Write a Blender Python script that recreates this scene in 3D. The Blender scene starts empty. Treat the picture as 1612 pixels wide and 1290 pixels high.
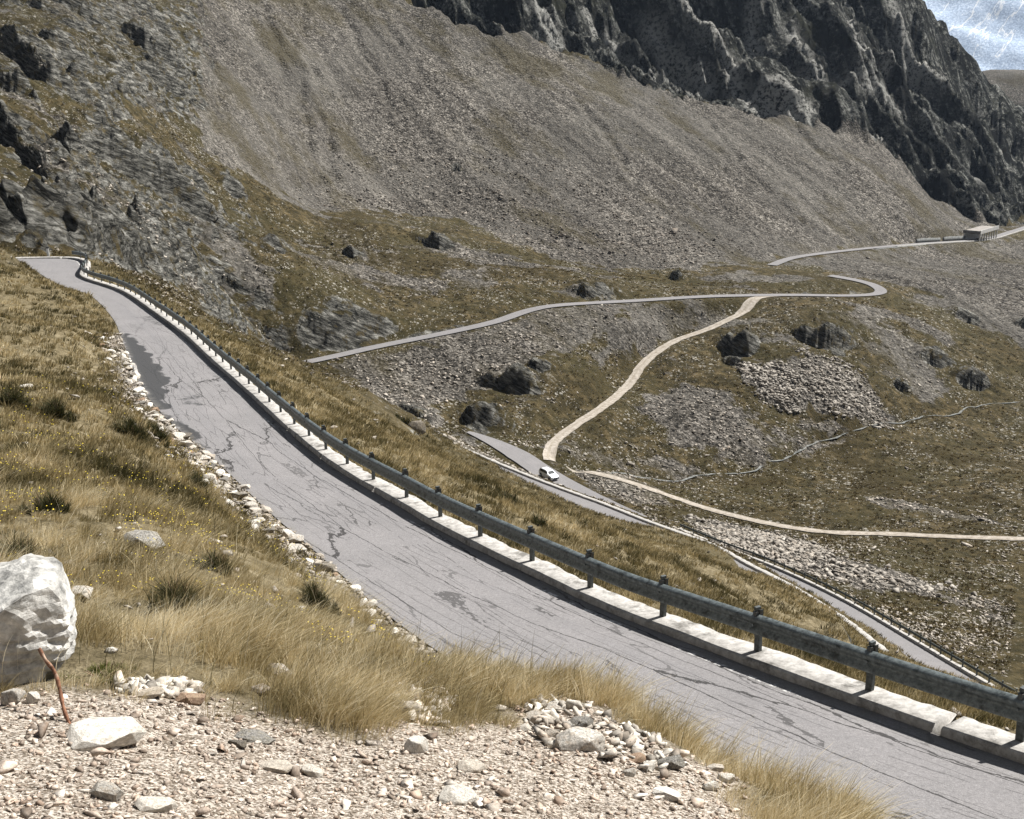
import bpy, bmesh, math, random
import numpy as np
from mathutils import Vector, Matrix
random.seed(7); rng = np.random.default_rng(11)
C = bpy.context.scene.collection
R = math.radians
# ------------------------------------------------------------------ camera geometry
F = 1900.0; CU = 806.0; CV = 645.0; PIT = R(16.0); cp, sp = math.cos(PIT), math.sin(PIT)
def P(u, v, Z):
    Y = (CV - v) / F * Z
    return np.array([(u - CU) / F * Z, Z*cp + Y*sp, Y*cp - Z*sp])
def PZ(u, Z, z):
    Y = (z + Z*sp) / cp
    return np.array([(u - CU) / F * Z, Z*cp + Y*sp, z])
SUN = np.array([math.cos(R(52))*math.cos(R(31)), math.cos(R(52))*math.sin(R(31)), math.sin(R(52))])
# ------------------------------------------------------------------ noise
_p = np.random.default_rng(5).permutation(4096).astype(np.int64)
_ga = np.random.default_rng(6).random(4096) * 2*math.pi
_gx, _gy = np.cos(_ga), np.sin(_ga)
def perlin(x, y, seed=0):
    x = np.asarray(x, float) + seed*17.31; y = np.asarray(y, float) + seed*9.77
    xi = np.floor(x).astype(np.int64); yi = np.floor(y).astype(np.int64)
    fx = x - xi; fy = y - yi
    a = _p[xi & 4095]; b = _p[(xi+1) & 4095]
    h00 = (a + yi) & 4095; h01 = (a + yi + 1) & 4095; h10 = (b + yi) & 4095; h11 = (b + yi + 1) & 4095
    h00 = _p[h00]; h01 = _p[h01]; h10 = _p[h10]; h11 = _p[h11]
    ux = fx*fx*fx*(fx*(fx*6-15)+10); uy = fy*fy*fy*(fy*(fy*6-15)+10)
    n00 = _gx[h00]*fx + _gy[h00]*fy; n10 = _gx[h10]*(fx-1) + _gy[h10]*fy
    n01 = _gx[h01]*fx + _gy[h01]*(fy-1); n11 = _gx[h11]*(fx-1) + _gy[h11]*(fy-1)
    return 1.5*((n00*(1-ux)+n10*ux)*(1-uy) + (n01*(1-ux)+n11*ux)*uy)
def fbm(x, y, o=4, seed=0, gain=.5):
    s = 0; a = 1.0; t = 0
    for i in range(o):
        s = s + a*perlin(x, y, seed+i*3); t += a; a *= gain
        x, y = 1.63*x + 1.21*y, -1.21*x + 1.63*y
    return s / t
def ridged(x, y, o=4, seed=0, gain=.5):
    s = 0; a = 1.0; t = 0
    for i in range(o):
        s = s + a*(1-np.abs(perlin(x, y, seed+i*3))*1.6); t += a; a *= gain
        x, y = 1.63*x + 1.21*y, -1.21*x + 1.63*y
    return s / t
def sst(a, b, x):
    t = np.clip((x-a)/(b-a), 0, 1); return t*t*(3-2*t)
# ------------------------------------------------------------------ main road surface: height as a function of distance
_zr = np.array([[4,-6.0],[10,-6.9],[14,-7.75],[20,-8.8],[27,-9.8],[34,-10.6],[45,-11.7],[57,-12.9],[72,-14.2],[86,-15.3],[95,-15.95],[105,-16.4],[140,-18]])
def zr(Z): return np.interp(Z, _zr[:,0], _zr[:,1])
def on_road(u, v, dz=0.0):
    Zs = np.linspace(5, 139, 4000); fz = (CV-v)/F*cp - sp
    d = fz*Zs - (zr(Zs)+dz); k = np.argmax(d < 0)
    return P(u, v, Zs[k])
outer_px = [(1611,1197),(1480,1152),(1366,1112),(1200,1051),(1072,1001),(927,944),(788,876),(695,831),(633,793),(536,741),(486,703),(435,659),(385,612),(335,568),(292,530),(234,487),(201,464),(174,452),(144,443),(124,433)]
outer = [on_road(u, v+(7 if u > 600 else (4 if u > 300 else 1))) for u, v in outer_px]
d0 = outer[0]-outer[2]; d0 /= np.linalg.norm(d0)
outer = [outer[0]+d0*12, outer[0]+d0*6, outer[0]+d0*2] + outer + [on_road(133,417), on_road(124,409), on_road(98,407), on_road(40,408), on_road(-60,412), on_road(-160,416)]
inner_px = [(672,1018),(629,985),(579,946),(540,906),(478,852),(415,799),(368,752),(318,705),(285,681),(241,638),(221,608),(201,557),(188,524),(182,508),(167,488),(150,471),(136,461),(116,456),(96,450),(75,439),(54,425)]
inner = [on_road(u, v) for u, v in inner_px]
def nrm(pl):
    pl = np.array(pl); t = np.gradient(pl[:,:2], axis=0); t /= np.linalg.norm(t, axis=1)[:,None]+1e-9
    return np.stack([-t[:,1], t[:,0]], 1)
def resample(pl, step):
    pl = np.array(pl, float); d = np.r_[0, np.cumsum(np.linalg.norm(np.diff(pl[:,:2], axis=0), axis=1))]
    # catmull-rom densify
    pts = []
    q = np.vstack([2*pl[0]-pl[1], pl, 2*pl[-1]-pl[-2]])
    for i in range(1, len(q)-2):
        n = max(2, int(np.ceil(np.linalg.norm(q[i+1]-q[i])/step)))
        t = np.arange(n)/n; t = t[:,None]
        pts.append(.5*((2*q[i]) + (-q[i-1]+q[i+1])*t + (2*q[i-1]-5*q[i]+4*q[i+1]-q[i+2])*t*t + (-q[i-1]+3*q[i]-3*q[i+1]+q[i+2])*t**3))
    pts.append(q[-2][None]); pts = np.vstack(pts)
    d = np.r_[0, np.cumsum(np.linalg.norm(np.diff(pts[:,:2], axis=0), axis=1))]
    s = np.arange(0, d[-1], step); return np.stack([np.interp(s, d, pts[:,k]) for k in range(3)], 1)
def smooth(pl, n, cols=(0,1,2)):
    pl = pl.copy()
    for _ in range(n):
        for c in cols: pl[1:-1,c] = .25*pl[:-2,c] + .5*pl[1:-1,c] + .25*pl[2:,c]
    return pl
OUT = smooth(resample(outer, .5), 12)
W0 = 4.2
on_ = nrm(OUT)                       # normal pointing to the inner side (left of travel away is -x)
# inner edge: near part by width, then the observed foot of the bank
near_in = [OUT[i] + np.r_[on_[i]*W0, 0] for i in (0, 8, 16, 22)]
if near_in[0][0] > OUT[0][0]: near_in = [OUT[i] - np.r_[on_[i]*W0, 0] for i in (0, 8, 16, 22)]
INN = smooth(resample(near_in + inner + [on_road(20,414), on_road(-60,424), on_road(-160,430)], .5), 8)
def zfix(A):                          # put both edges back on the road surface
    Zc = A[:,1]*cp - A[:,2]*sp
    A = A.copy(); A[:,2] = zr(Zc); return A
OUT, INN = zfix(OUT), zfix(INN)
# ------------------------------------------------------------------ lower roads and tracks (u, v, distance)
roadA = [(1345,1030,94),(1280,975,108),(1225,938,120),(1150,897,131),(1100,868,143),(1000,830,158),(930,801,170),(860,775,181),(800,751,190),(740,725,199),(660,688,209),(600,652,218),(560,628,226),(500,600,240),(450,584,250)]
roadB = [(1740,1240,84),(1590,1133,96),(1480,1063,110),(1395,1009,124),(1320,962,139),(1250,925,151),(1180,893,162),(1100,862,175),(1000,818,190),(930,785,202),(862,748,215),(815,716,222),(765,691,228),(735,680,230)]
roadM = [(370,602,246),(400,593,250),(430,582,254),(520,563,259),(600,545,265),(700,525,272),(780,507,280),(830,490,288),(880,481,292),(1000,474,302),(1120,467,312),(1240,465,320),(1330,466,326),(1375,464,332),(1388,459,337),(1375,449,342),(1345,441,346),(1305,434,352)]
roadG = [(1215,418,380),(1255,405,395),(1350,393,425),(1450,384,460),(1530,379,492),(1560,375,508),(1590,366,535),(1640,352,570),(1720,340,600)]
track1 = [(1240,467,320),(1200,476,316),(1160,497,306),(1110,520,298),(1060,538,292),(1015,570,280),(990,606,268),(950,640,252),(905,670,241),(872,696,232),(864,714,224),(866,728,221)]
track2 = [(890,735,225),(960,750,222),(1020,768,219),(1100,797,218),(1200,822,210),(1300,838,206),(1390,840,205),(1500,845,202),(1612,848,200),(1720,852,198)]
def cl(px, step=1.0, n=14): return smooth(resample([P(*p) for p in px], step), n)
ROADS = {'A': (cl(roadA), 2.1), 'B': (cl(roadB), 2.3), 'M': (cl(roadM, n=6), 1.65), 'G': (cl(roadG), 1.7), 't1': (cl(track1, n=6), 1.15), 't2': (cl(track2), .85)}
# ------------------------------------------------------------------ terrain control points
ctl = []
def col(u, *vz):
    for v, Z in vz: ctl.append(P(u, v, Z))
def hid(u, *zz):
    for Z, z in zz: ctl.append(PZ(u, Z, z))
col(-250,(1290,4.6),(1000,8),(800,13),(600,30),(430,62),(370,85),(350,130),(200,200),(0,300))
col(0,(1290,5),(1100,7),(1000,8.2),(890,11),(800,15),(700,22),(600,33),(500,52),(420,75),(388,90)); hid(0,(100,-15.5))
col(100,(700,22),(600,35),(520,52),(460,72))
col(200,(1290,5.2),(1150,6.5),(1050,7.8),(900,11),(800,15),(700,22),(640,31))
col(400,(1290,5.5),(1150,7),(1050,8.6),(950,11.6),(870,17))
col(300,(850,14),(760,22))
col(600,(1290,5.8),(1150,7.3),(1050,9.6),(1010,13)); col(500,(940,14))
col(800,(1290,6),(1180,7.4),(1100,9),(1062,10.6)); hid(800,(13.3,-7.2))
col(1000,(1290,6.3),(1200,7.6),(1120,9.2),(1092,10.2)); hid(1000,(12.3,-7.2))
col(1200,(1290,7),(1215,8.4),(1198,9)); hid(1200,(10.8,-6.8))
col(1400,(1330,7),(1286,8.2)); hid(1400,(6,-4.0),(9.6,-6.6))
hid(1700,(5,-3.9),(7,-5.3),(8.4,-6.5)); hid(806,(2,-2.0),(3.5,-2.5)); hid(0,(2,-1.6),(3.3,-2.3)); hid(1612,(2,-2.1),(3.5,-2.8)); hid(806,(1,-1.4))
# slope below the near road
col(1750,(1180,25),(1150,55)); hid(1750,(70,-44))
col(1560,(1150,20)); hid(1560,(40,-25),(80,-46))
col(1400,(1086,22),(1063,32),(1051,52),(1044,66)); hid(1400,(85,-47))
col(1225,(1010,29),(988,58),(968,90))
col(1300,(1035,22),(1014,30),(996,60),(985,84))
col(1364,(1074,22),(1052,30),(1034,55),(1024,78))
col(1480,(1122,20),(1106,25),(1101,32)); hid(1480,(45,-27))
col(1100,(966,30),(916,60),(874,90),(859,112)); hid(1100,(127,-53.5))
col(1145,(978,28),(940,45),(900,70),(874,104)); col(1162,(945,36),(912,62),(884,104)); col(1180,(985,32),(955,60),(934,95)); col(1125,(892,80),(864,110))
col(950,(896,30),(852,60),(826,100),(820,125)); hid(950,(150,-58.5))
col(800,(840,32),(798,50),(774,80),(763,112)); hid(800,(160,-57))
col(700,(792,34),(752,50),(722,80),(706,112)); hid(700,(170,-57))
col(600,(700,45),(668,80),(640,110),(632,130)); hid(600,(170,-50))
col(500,(640,50),(604,80),(590,110),(582,130)); hid(500,(190,-51),(230,-60))
col(400,(586,60),(578,90),(572,112),(562,215),(545,240)); col(450,(612,60),(594,90),(585,115)); hid(450,(150,-39),(200,-52))
col(300,(521,75),(505,110),(480,190)); col(200,(446,98),(430,140))
col(100,(396,122),(380,150))
# left mountainside
col(0,(372,130),(330,150),(200,215),(100,265),(0,320),(-150,400)); col(150,(380,160),(300,215),(200,260),(100,300),(0,350),(-150,440))
col(300,(400,225),(330,270),(250,310),(100,370),(0,420),(-150,500)); col(450,(450,265),(380,310)); col(400,(300,320))
col(500,(520,262),(335,350),(200,410),(0,490),(-150,560)); col(600,(400,315),(350,345),(480,278))
col(700,(420,312),(330,390),(240,425),(150,460),(0,520),(-150,590)); col(800,(380,355),(440,310))
col(850,(455,305),(330,395),(150,475),(0,540),(-150,600)); col(1000,(430,345),(330,410),(200,465),(120,520),(0,560),(-150,620))
col(1100,(445,335),(400,375)); col(1200,(440,345),(340,430),(250,475),(165,530),(100,560),(0,600),(-150,650))
col(1400,(420,395),(340,465),(280,500),(225,545),(120,595),(0,640),(-100,670)); col(1480,(330,540),(200,600),(80,660),(50,680))
col(1560,(352,565),(250,610),(158,690)); col(1640,(348,600),(260,660),(200,730)); col(1720,(340,620),(230,700))
hid(1400,(780,15),(900,-20),(1200,-150)); hid(1500,(760,-25),(900,-90)); hid(1600,(820,-70))
col(1560,(112,1000)); col(1640,(190,900),(130,1010)); hid(1560,(1200,-150)); hid(1640,(1200,-150)); hid(1200,(850,60),(1200,-50)); hid(800,(900,80),(1200,20)); hid(400,(900,90),(1200,60)); hid(0,(700,90),(1200,80))
# middle slope under the long road
col(620,(600,250),(575,256)); col(760,(620,247),(570,259)); col(850,(560,264),(660,238)); col(920,(530,276),(600,257)); col(700,(642,241))
col(1000,(520,280),(660,250),(720,238)); col(1100,(580,275),(650,255),(735,240)); col(1200,(520,293),(600,270),(680,255),(745,242))
col(1300,(500,300),(560,285),(620,268),(700,258)); col(1400,(500,310),(560,295),(620,280),(665,272)); col(1500,(450,360),(520,322),(580,300),(630,288))
col(1612,(420,420),(480,360),(550,325),(600,308),(660,285),(760,236)); col(1720,(420,430),(550,330),(640,300),(760,240),(900,190))
col(1450,(700,262),(780,228)); col(1300,(780,226)); col(1150,(770,232))
col(1200,(860,182)); col(1300,(885,176)); col(1400,(900,174),(950,158)); col(1500,(900,178),(1000,138)); col(1612,(900,182),(1000,148),(1060,125)); col(1050,(805,208)); col(1720,(1000,140))
for i in range(0, len(OUT), 14): ctl.append(OUT[i])
for i in range(0, len(INN), 14): ctl.append(INN[i])
for k in ROADS:
    for i in range(0, len(ROADS[k][0]), 22): ctl.append(ROADS[k][0][i])
ctl = np.array(ctl); _r = np.hypot(ctl[:,0], ctl[:,1]); _c = np.stack([np.arctan2(ctl[:,0], ctl[:,1]), np.log(_r)], 1); _q = ctl[:,2]/_r
def _K(d2): return np.where(d2 > 1e-12, .5*d2*np.log(d2+1e-300), 0)
n = len(_c); A = np.zeros((n+3, n+3)); D2 = ((_c[:,None]-_c[None])**2).sum(-1)
A[:n,:n] = _K(D2) + np.eye(n)*2e-4; A[:n,n] = 1; A[:n,n+1:] = _c; A[n,:n] = 1; A[n+1:,:n] = _c.T
_w = np.linalg.solve(A, np.r_[_q, 0, 0, 0])
TMAX = R(29)
def _tps(th, lr):
    out = np.empty(len(th))
    for a in range(0, len(th), 100000):
        s = slice(a, a+100000)
        d2 = (th[s,None]-_c[None,:,0])**2 + (lr[s,None]-_c[None,:,1])**2
        out[s] = (.5*d2*np.log(d2+1e-12)) @ _w[:n] + _w[n] + _w[n+1]*th[s] + _w[n+2]*lr[s]
    return out
_gt = np.linspace(-TMAX-.02, TMAX+.02, 331); _gl = np.linspace(math.log(1.1), math.log(1500), 641)
_A, _B = np.meshgrid(_gt, _gl, indexing='ij'); _G = _tps(_A.ravel(), _B.ravel()).reshape(_A.shape)
def base(x, y):
    x = np.asarray(x, float).ravel(); y = np.asarray(y, float).ravel()
    r = np.hypot(x, y); th = np.clip(np.arctan2(x, y), -TMAX, TMAX); lr = np.log(np.clip(r, 1.2, 1400))
    a = (th-_gt[0])/(_gt[1]-_gt[0]); b = (lr-_gl[0])/(_gl[1]-_gl[0]); i = np.floor(a).astype(int); j = np.floor(b).astype(int); fa, fb = a-i, b-j
    def wts(f): return (-.5*f+f*f-.5*f**3, 1-2.5*f*f+1.5*f**3, .5*f+2*f*f-1.5*f**3, -.5*f*f+.5*f**3)
    wa, wb = wts(fa), wts(fb); out = 0
    for p_ in range(4):
        ii = np.clip(i+p_-1, 0, len(_gt)-1)
        for q_ in range(4): out = out + wa[p_]*wb[q_]*_G[ii, np.clip(j+q_-1, 0, len(_gl)-1)]
    return out*r
def ground_at(pxs, zmin=5, zmax=1100):      # where the ray through a photo point meets the base terrain
    res = []
    Zs = np.exp(np.linspace(math.log(zmin), math.log(zmax), 1400))
    for u, v in pxs:
        pt = P(u, v, 1.0)[None]*Zs[:,None]
        d = pt[:,2] - base(pt[:,0], pt[:,1]); k0 = int(np.argmax(d > 0)) if (d > 0).any() else 0
        dd = d[k0:]; k = k0 + (int(np.argmax(dd < 0)) if (dd < 0).any() else int(np.argmin(dd)))
        res.append(pt[k])
    return np.array(res)
# ------------------------------------------------------------------ distances
def near_line(x, y, pl, reach, arc=False):
    """distance to a polyline, its height there, signed side, arclength"""
    D = np.full(len(x), 1e9); Zz = np.zeros(len(x)); S = np.zeros(len(x)); AR = np.zeros(len(x))
    m = (x > pl[:,0].min()-reach) & (x < pl[:,0].max()+reach) & (y > pl[:,1].min()-reach) & (y < pl[:,1].max()+reach)
    idx = np.nonzero(m)[0]
    seg = np.diff(pl[:,:2], axis=0); L = np.maximum(np.hypot(*seg.T), 1e-6); t = seg/L[:,None]; cum = np.r_[0, np.cumsum(L)]
    for a in range(0, len(idx), 40000):
        ii = idx[a:a+40000]; X = x[ii]; Y = y[ii]
        k = np.argmin((X[:,None]-pl[None,:,0])**2 + (Y[:,None]-pl[None,:,1])**2, 1)
        best = np.full(len(ii), 1e9); bz = np.zeros(len(ii)); bs = np.zeros(len(ii)); ba = np.zeros(len(ii))
        for o in (-1, 0):
            j = np.clip(k+o, 0, len(seg)-1)
            dx = X-pl[j,0]; dy = Y-pl[j,1]; h = np.clip((dx*t[j,0]+dy*t[j,1]), 0, L[j])
            px_, py_ = dx-h*t[j,0], dy-h*t[j,1]; d = np.hypot(px_, py_); c = d < best
            best = np.where(c, d, best); bz = np.where(c, pl[j,2]+(pl[j+1,2]-pl[j,2])*h/L[j], bz)
            bs = np.where(c, t[j,0]*dy - t[j,1]*dx, bs); ba = np.where(c, cum[j]+h, ba)
        D[ii] = best; Zz[ii] = bz; S[ii] = np.sign(bs); AR[ii] = ba/cum[-1]
    return (D, Zz, S, AR) if arc else (D, Zz, S)
def poly_mask(x, y, poly, soft, warp=1.0, wl=6.0, seed=0):
    pad = soft + 3*warp; res = np.zeros(len(x))
    m = (x > poly[:,0].min()-pad) & (x < poly[:,0].max()+pad) & (y > poly[:,1].min()-pad) & (y < poly[:,1].max()+pad)
    xm, ym = x[m], y[m]
    if len(xm) == 0: return res
    X = xm + warp*fbm(xm/wl, ym/wl, 3, seed)*2.2; Y = ym + warp*fbm(xm/wl, ym/wl, 3, seed+50)*2.2
    ins = np.zeros(len(X), bool); dist = np.full(len(X), 1e9); N = len(poly)
    for i in range(N):
        a, b = poly[i,:2], poly[(i+1) % N,:2]
        c = ((a[1] > Y) != (b[1] > Y)) & (X < (b[0]-a[0])*(Y-a[1])/((b[1]-a[1]) or 1e-9)+a[0]); ins ^= c
        e = b-a; L2 = (e@e) or 1e-9; h = np.clip(((X-a[0])*e[0]+(Y-a[1])*e[1])/L2, 0, 1)
        dist = np.minimum(dist, np.hypot(X-a[0]-h*e[0], Y-a[1]-h*e[1]))
    sd = np.where(ins, dist, -dist); res[m] = sst(-soft, soft, sd); return res
# ------------------------------------------------------------------ zones (traced in the photo, laid on the ground)
def zone(pxs, zmin, zmax=1100): return ground_at(pxs, zmin, zmax)
SCREE = [(zone([(310,-150),(312,100),(300,180),(330,250),(420,290),(500,330),(600,328),(720,345),(800,380),(900,410),(1000,425),(1090,425),(1250,400),(1420,378),(1520,368),(1570,352),(1500,318),(1380,222),(1180,172),(1040,140),(860,60),(640,0),(560,-150)], 200), 5, 3, 1.0),
  (zone([(1250,412),(1400,396),(1612,378),(1750,360),(1750,500),(1612,560),(1540,500),(1460,460),(1380,440)], 250), 6, 3, 1.0),
  (zone([(520,575),(700,545),(850,495),(1000,482),(960,520),(860,560),(800,600),(640,640)], 200), 3, 2, .85),
  (zone([(1000,485),(1120,476),(1060,530),(980,560),(900,580)], 200), 3, 2, .7),
  (zone([(1070,600),(1150,620),(1220,720),(1200,738),(1060,700),(990,640)], 200), 3, 2, .75),
  (zone([(1160,570),(1220,575),(1270,620),(1262,650),(1210,640)], 200), 2, 1.5, 1.0),
  (zone([(1260,560),(1330,570),(1390,640),(1400,670),(1300,650),(1250,600)], 200), 2, 2, .9),
  (zone([(1390,520),(1440,540),(1500,620),(1440,640),(1400,580)], 200), 2, 2, .6),
  (zone([(1070,812),(1160,830),(1240,842),(1320,880),(1440,912),(1540,935),(1420,935),(1320,918),(1200,890),(1120,860)], 130), 2, 2, 1.0),
  (zone([(1440,920),(1612,960),(1612,1000),(1500,950)], 130), 2, 2.5, .5),
  (zone([(1370,985),(1440,1000),(1500,1040),(1420,1020)], 100), 2, 2, .4),
  (zone([(905,735),(1000,750),(1060,800),(980,790),(925,760)], 190), 1.5, 1.5, .9),
  (zone([(690,690),(790,725),(860,772),(930,800),(1000,820),(990,826),(860,780),(740,728)], 185), 1.2, 1, .8),
  (zone([(680,420),(760,425),(790,450),(720,465)], 220), 2, 2, .55),
  (zone([(500,340),(640,400),(600,470),(480,420)], 220), 3, 3, .35),
  (zone([(530,600),(600,610),(700,650),(690,670),(560,625)], 215), 1.5, 1.5, .7),
  (zone([(1350,780),(1420,785),(1560,815),(1612,830),(1500,815),(1400,800)], 190), .8, 1.2, .8),
  (zone([(180,560),(280,540),(380,570),(440,600)], 60), 2, 2, .4),
  (np.array([PZ(1480, 840, 0), PZ(1850, 840, 0), PZ(1850, 1150, 0), PZ(1480, 1150, 0)]), 8, 4, 1.0)]
ROCK = [
  (zone([(-200,120),(60,170),(200,180),(330,260),(480,330),(620,350),(600,420),(480,440),(330,440),(200,425),(60,400),(-200,400)], 112), 6, 5, .22, 0, .4), # polygon, soft, warp, amount, height of the scarp, strata
  (zone([(-200,-120),(310,-120),(318,60),(322,140),(300,195),(250,175),(200,165),(100,160),(-200,150)], 140), 3, 4, .60, 0, .8),
  (zone([(-100,195),(120,235),(250,270),(400,330),(480,395),(440,405),(330,370),(200,330),(100,290),(-100,240)], 110), 2, 2.5, .5, 0, .7),
  (zone([(-50,245),(60,270),(150,300),(120,320),(-50,300)], 110), 2, 2.0, .5, 0, .7),
  (zone([(75,340),(200,355),(320,405),(310,420),(200,410),(140,415),(60,400),(-60,395),(-60,360)], 108), 1.5, 1.5, .9, 2.5, .8),
  (zone([(315,435),(400,450),(450,475),(440,490),(380,480),(320,460)], 150), 1, 1.5, 0.50, 0, .35),
  (zone([(470,475),(560,480),(640,515),(640,528),(560,545),(500,545),(470,515)], 200), 1, 1.8, 0.53, 0, .35),
  (zone([(330,515),(420,530),(450,560),(430,572),(330,545)], 150), 1.5, 3.0, 0.45, 0, .35),
  (zone([(640,348),(700,358),(742,385),(730,395),(660,368)], 280), 1.5, 2.2, 0.53, 0, .35),
  (zone([(890,445),(930,436),(990,445),(1002,463),(990,470),(890,467)], 260), 1, 1.5, 0.53, 0, .35),
  (zone([(1050,428),(1085,425),(1085,442),(1055,440)], 270), 1, 1.5, 0.50, 0, .35),
  (zone([(745,592),(800,585),(880,580),(892,600),(888,625),(800,612)], 200), 1, 1.8, 0.53, 0, .35),
  (zone([(718,642),(770,650),(812,672),(818,690),(760,680),(722,665)], 200), .8, 1.2, 0.53, 0, .35),
  (zone([(1118,515),(1160,510),(1212,520),(1216,545),(1160,552),(1125,540)], 220), .8, 1.5, 0.53, 0, .35),
  (zone([(1232,500),(1300,492),(1345,500),(1360,540),(1300,552),(1250,530)], 220), 1, 1.8, 0.50, 0, .35),
  (zone([(1248,448),(1300,446),(1370,452),(1366,462),(1250,462)], 250), .8, 1.2, 0.50, 0, .35),
  (zone([(1440,430),(1560,480),(1612,510),(1612,525),(1540,500),(1450,445)], 270), 1.2, 2.2, 0.48, 0, .35),
  (zone([(1460,530),(1540,560),(1590,600),(1580,618),(1500,600),(1440,560)], 230), 1.5, 2.2, 0.48, 0, .35),
  (zone([(560,622),(620,640),(660,668),(650,690),(600,660)], 60, 300), .8, 0.9, 0.50, 0, .35),
  (zone([(1255,962),(1310,985),(1330,1040),(1290,1030),(1250,990)], 26, 100), .5, 0.9, 0.50, 0, .35),
  (zone([(720,258),(735,258),(738,272),(716,272)], 290), .6, 0.8, 0.50, 0, .35),
  (zone([(690,0),(745,-20),(762,28),(730,30)], 350), 2, 3.0, 0.56, 0, .35),
]
CLIFF = zone([(640,-150),(650,-10),(700,14),(770,40),(860,62),(900,80),(1040,142),(1180,172),(1300,198),(1380,226),(1440,275),(1500,322),(1560,354),(1612,350),(1790,345)], 330)
CLIFF = np.vstack([CLIFF]+[PZ(u_, Z_, 0)[None] for u_, Z_ in ((1790, 770), (1640, 800), (1540, 810), (1440, 830), (1200, 860), (900, 900), (600, 860))])
DARK = [(zone([(1400,700),(1612,725),(1612,740),(1440,720)], 190), 3, 2.5, .9), (zone([(1310,715),(1400,735),(1450,790),(1330,770)], 190), 3, 3, .8), (zone([(900,800),(1150,790),(1300,830),(1100,815)], 180), 3, 2, .4), (zone([(1050,745),(1200,750),(1300,690),(1400,660),(1420,680),(1300,720),(1200,770)], 200), 2.5, 2, .8), (zone([(480,330),(620,330),(560,350),(640,400),(900,430),(880,445),(600,420)], 230), 2.5, 2, .6), (zone([(1240,430),(1330,432),(1370,446),(1250,444)], 250), 1.5, 1.5, .7),
  (zone([(880,600),(1000,540),(1010,570),(960,620),(900,650)], 220), 3, 3, .4), (zone([(1380,780),(1470,800),(1612,800),(1612,780)], 190), 3, 3, .6), (zone([(660,590),(760,620),(740,640),(670,620)], 200), 3, 3, .8)]
MEADOW = zone([(900,790),(1100,752),(1250,752),(1330,700),(1400,680),(1500,650),(1612,618),(1800,600),(1800,1100),(1500,1060),(1180,885)], 130)
def MEADOW_m(x, y): return poly_mask(x, y, MEADOW, 4, 3, 9, 65)
LEDGE = [(ground_at(resample(np.array([(u, v, 0.) for u, v in p]), 12.)[:, :2].tolist()+[p[-1]], zm), h, ground_at([(p[len(p)//2][0]-3, p[len(p)//2][1]+11)], zm)[0]) for p, h, zm in (
  ([(-60,180),(0,215),(45,255),(92,303)], 5.5, 112), ([(72,250),(100,272),(132,296)], 5, 112), ([(140,209),(188,226),(215,240)], 2.5, 120), ([(100,217),(160,250),(223,288),(273,312),(323,345),(398,380)], 4.5, 112),
  ([(222,254),(283,275),(348,315)], 3.2, 120), ([(350,298),(400,320)], 3.5, 150), ([(75,352),(139,370),(180,382),(212,399),(250,420)], 3.2, 112), ([(-20,366),(37,392)], 2.5, 112), ([(110,398),(180,412),(240,424),(310,424)], 2.0, 112),
  ([(60,0),(110,20),(162,48)], 5, 150), ([(186,40),(220,75),(256,112),(312,134)], 5.5, 150), ([(-20,55),(30,95),(68,135),(120,156),(182,176)], 6, 150), ([(200,18),(256,55),(302,90)], 4, 150), ([(212,112),(260,140),(318,174)], 4.5, 150), ([(40,60),(90,95),(150,118)], 4, 150), ([(-20,120),(30,150),(60,158)], 4, 150), ([(100,150),(150,172),(220,196)], 2.5, 150), ([(0,-30),(60,-5),(120,10)], 4, 150), ([(330,440),(385,462),(440,486)], 2.0, 150), ([(180,330),(240,352),(300,384)], 2.0, 120), ([(40,300),(70,330),(120,345)], 2.2, 112),
  ([(250,300),(300,330),(345,352)], 2.0, 120), ([(470,500),(530,530),(610,546)], 4.5, 200), ([(500,486),(560,506),(632,524)], 2.5, 200), ([(340,535),(390,556),(450,572)], 2., 150), ([(640,366),(688,386),(742,395)], 4.5, 260), ([(885,458),(935,468),(1002,471)], 5, 255), ([(1048,437),(1088,442)], 3.5, 255), ([(745,600),(800,613),(845,622),(892,629)], 4.5, 200), ([(820,585),(880,598)], 2.5, 200),
  ([(716,652),(758,681),(820,694)], 6.5, 200), ([(1118,540),(1165,556),(1216,550)], 7, 220), ([(1130,560),(1180,575)], 2, 220), ([(1232,520),(1290,548),(1362,543)], 6.5, 220), ([(1300,555),(1350,562)], 2, 220), ([(1486,490),(1530,508),(1565,524)], 3.5, 250), ([(1590,505),(1640,520)], 3.5, 250), ([(1498,596),(1540,608),(1585,618)], 4.5, 220), ([(1400,600),(1440,628)], 3, 220), ([(1440,560),(1490,578),(1530,588)], 3, 230), ([(1245,464),(1305,464)], 2.8, 262), ([(1330,462),(1372,462)], 2.2, 262),
  ([(535,398),(568,412)], 3, 220), ([(408,382),(470,408)], 3, 200), ([(620,640),(690,668)], 2.5, 195), ([(540,612),(590,640)], 1.5, 190), ([(690,0),(735,22),(762,34)], 5, 350), ([(705,268),(738,275)], 3.0, 290), ([(1020,430),(1045,434)], 2, 270), ([(600,536),(700,520),(770,503)], 1.6, 240))]
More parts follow.
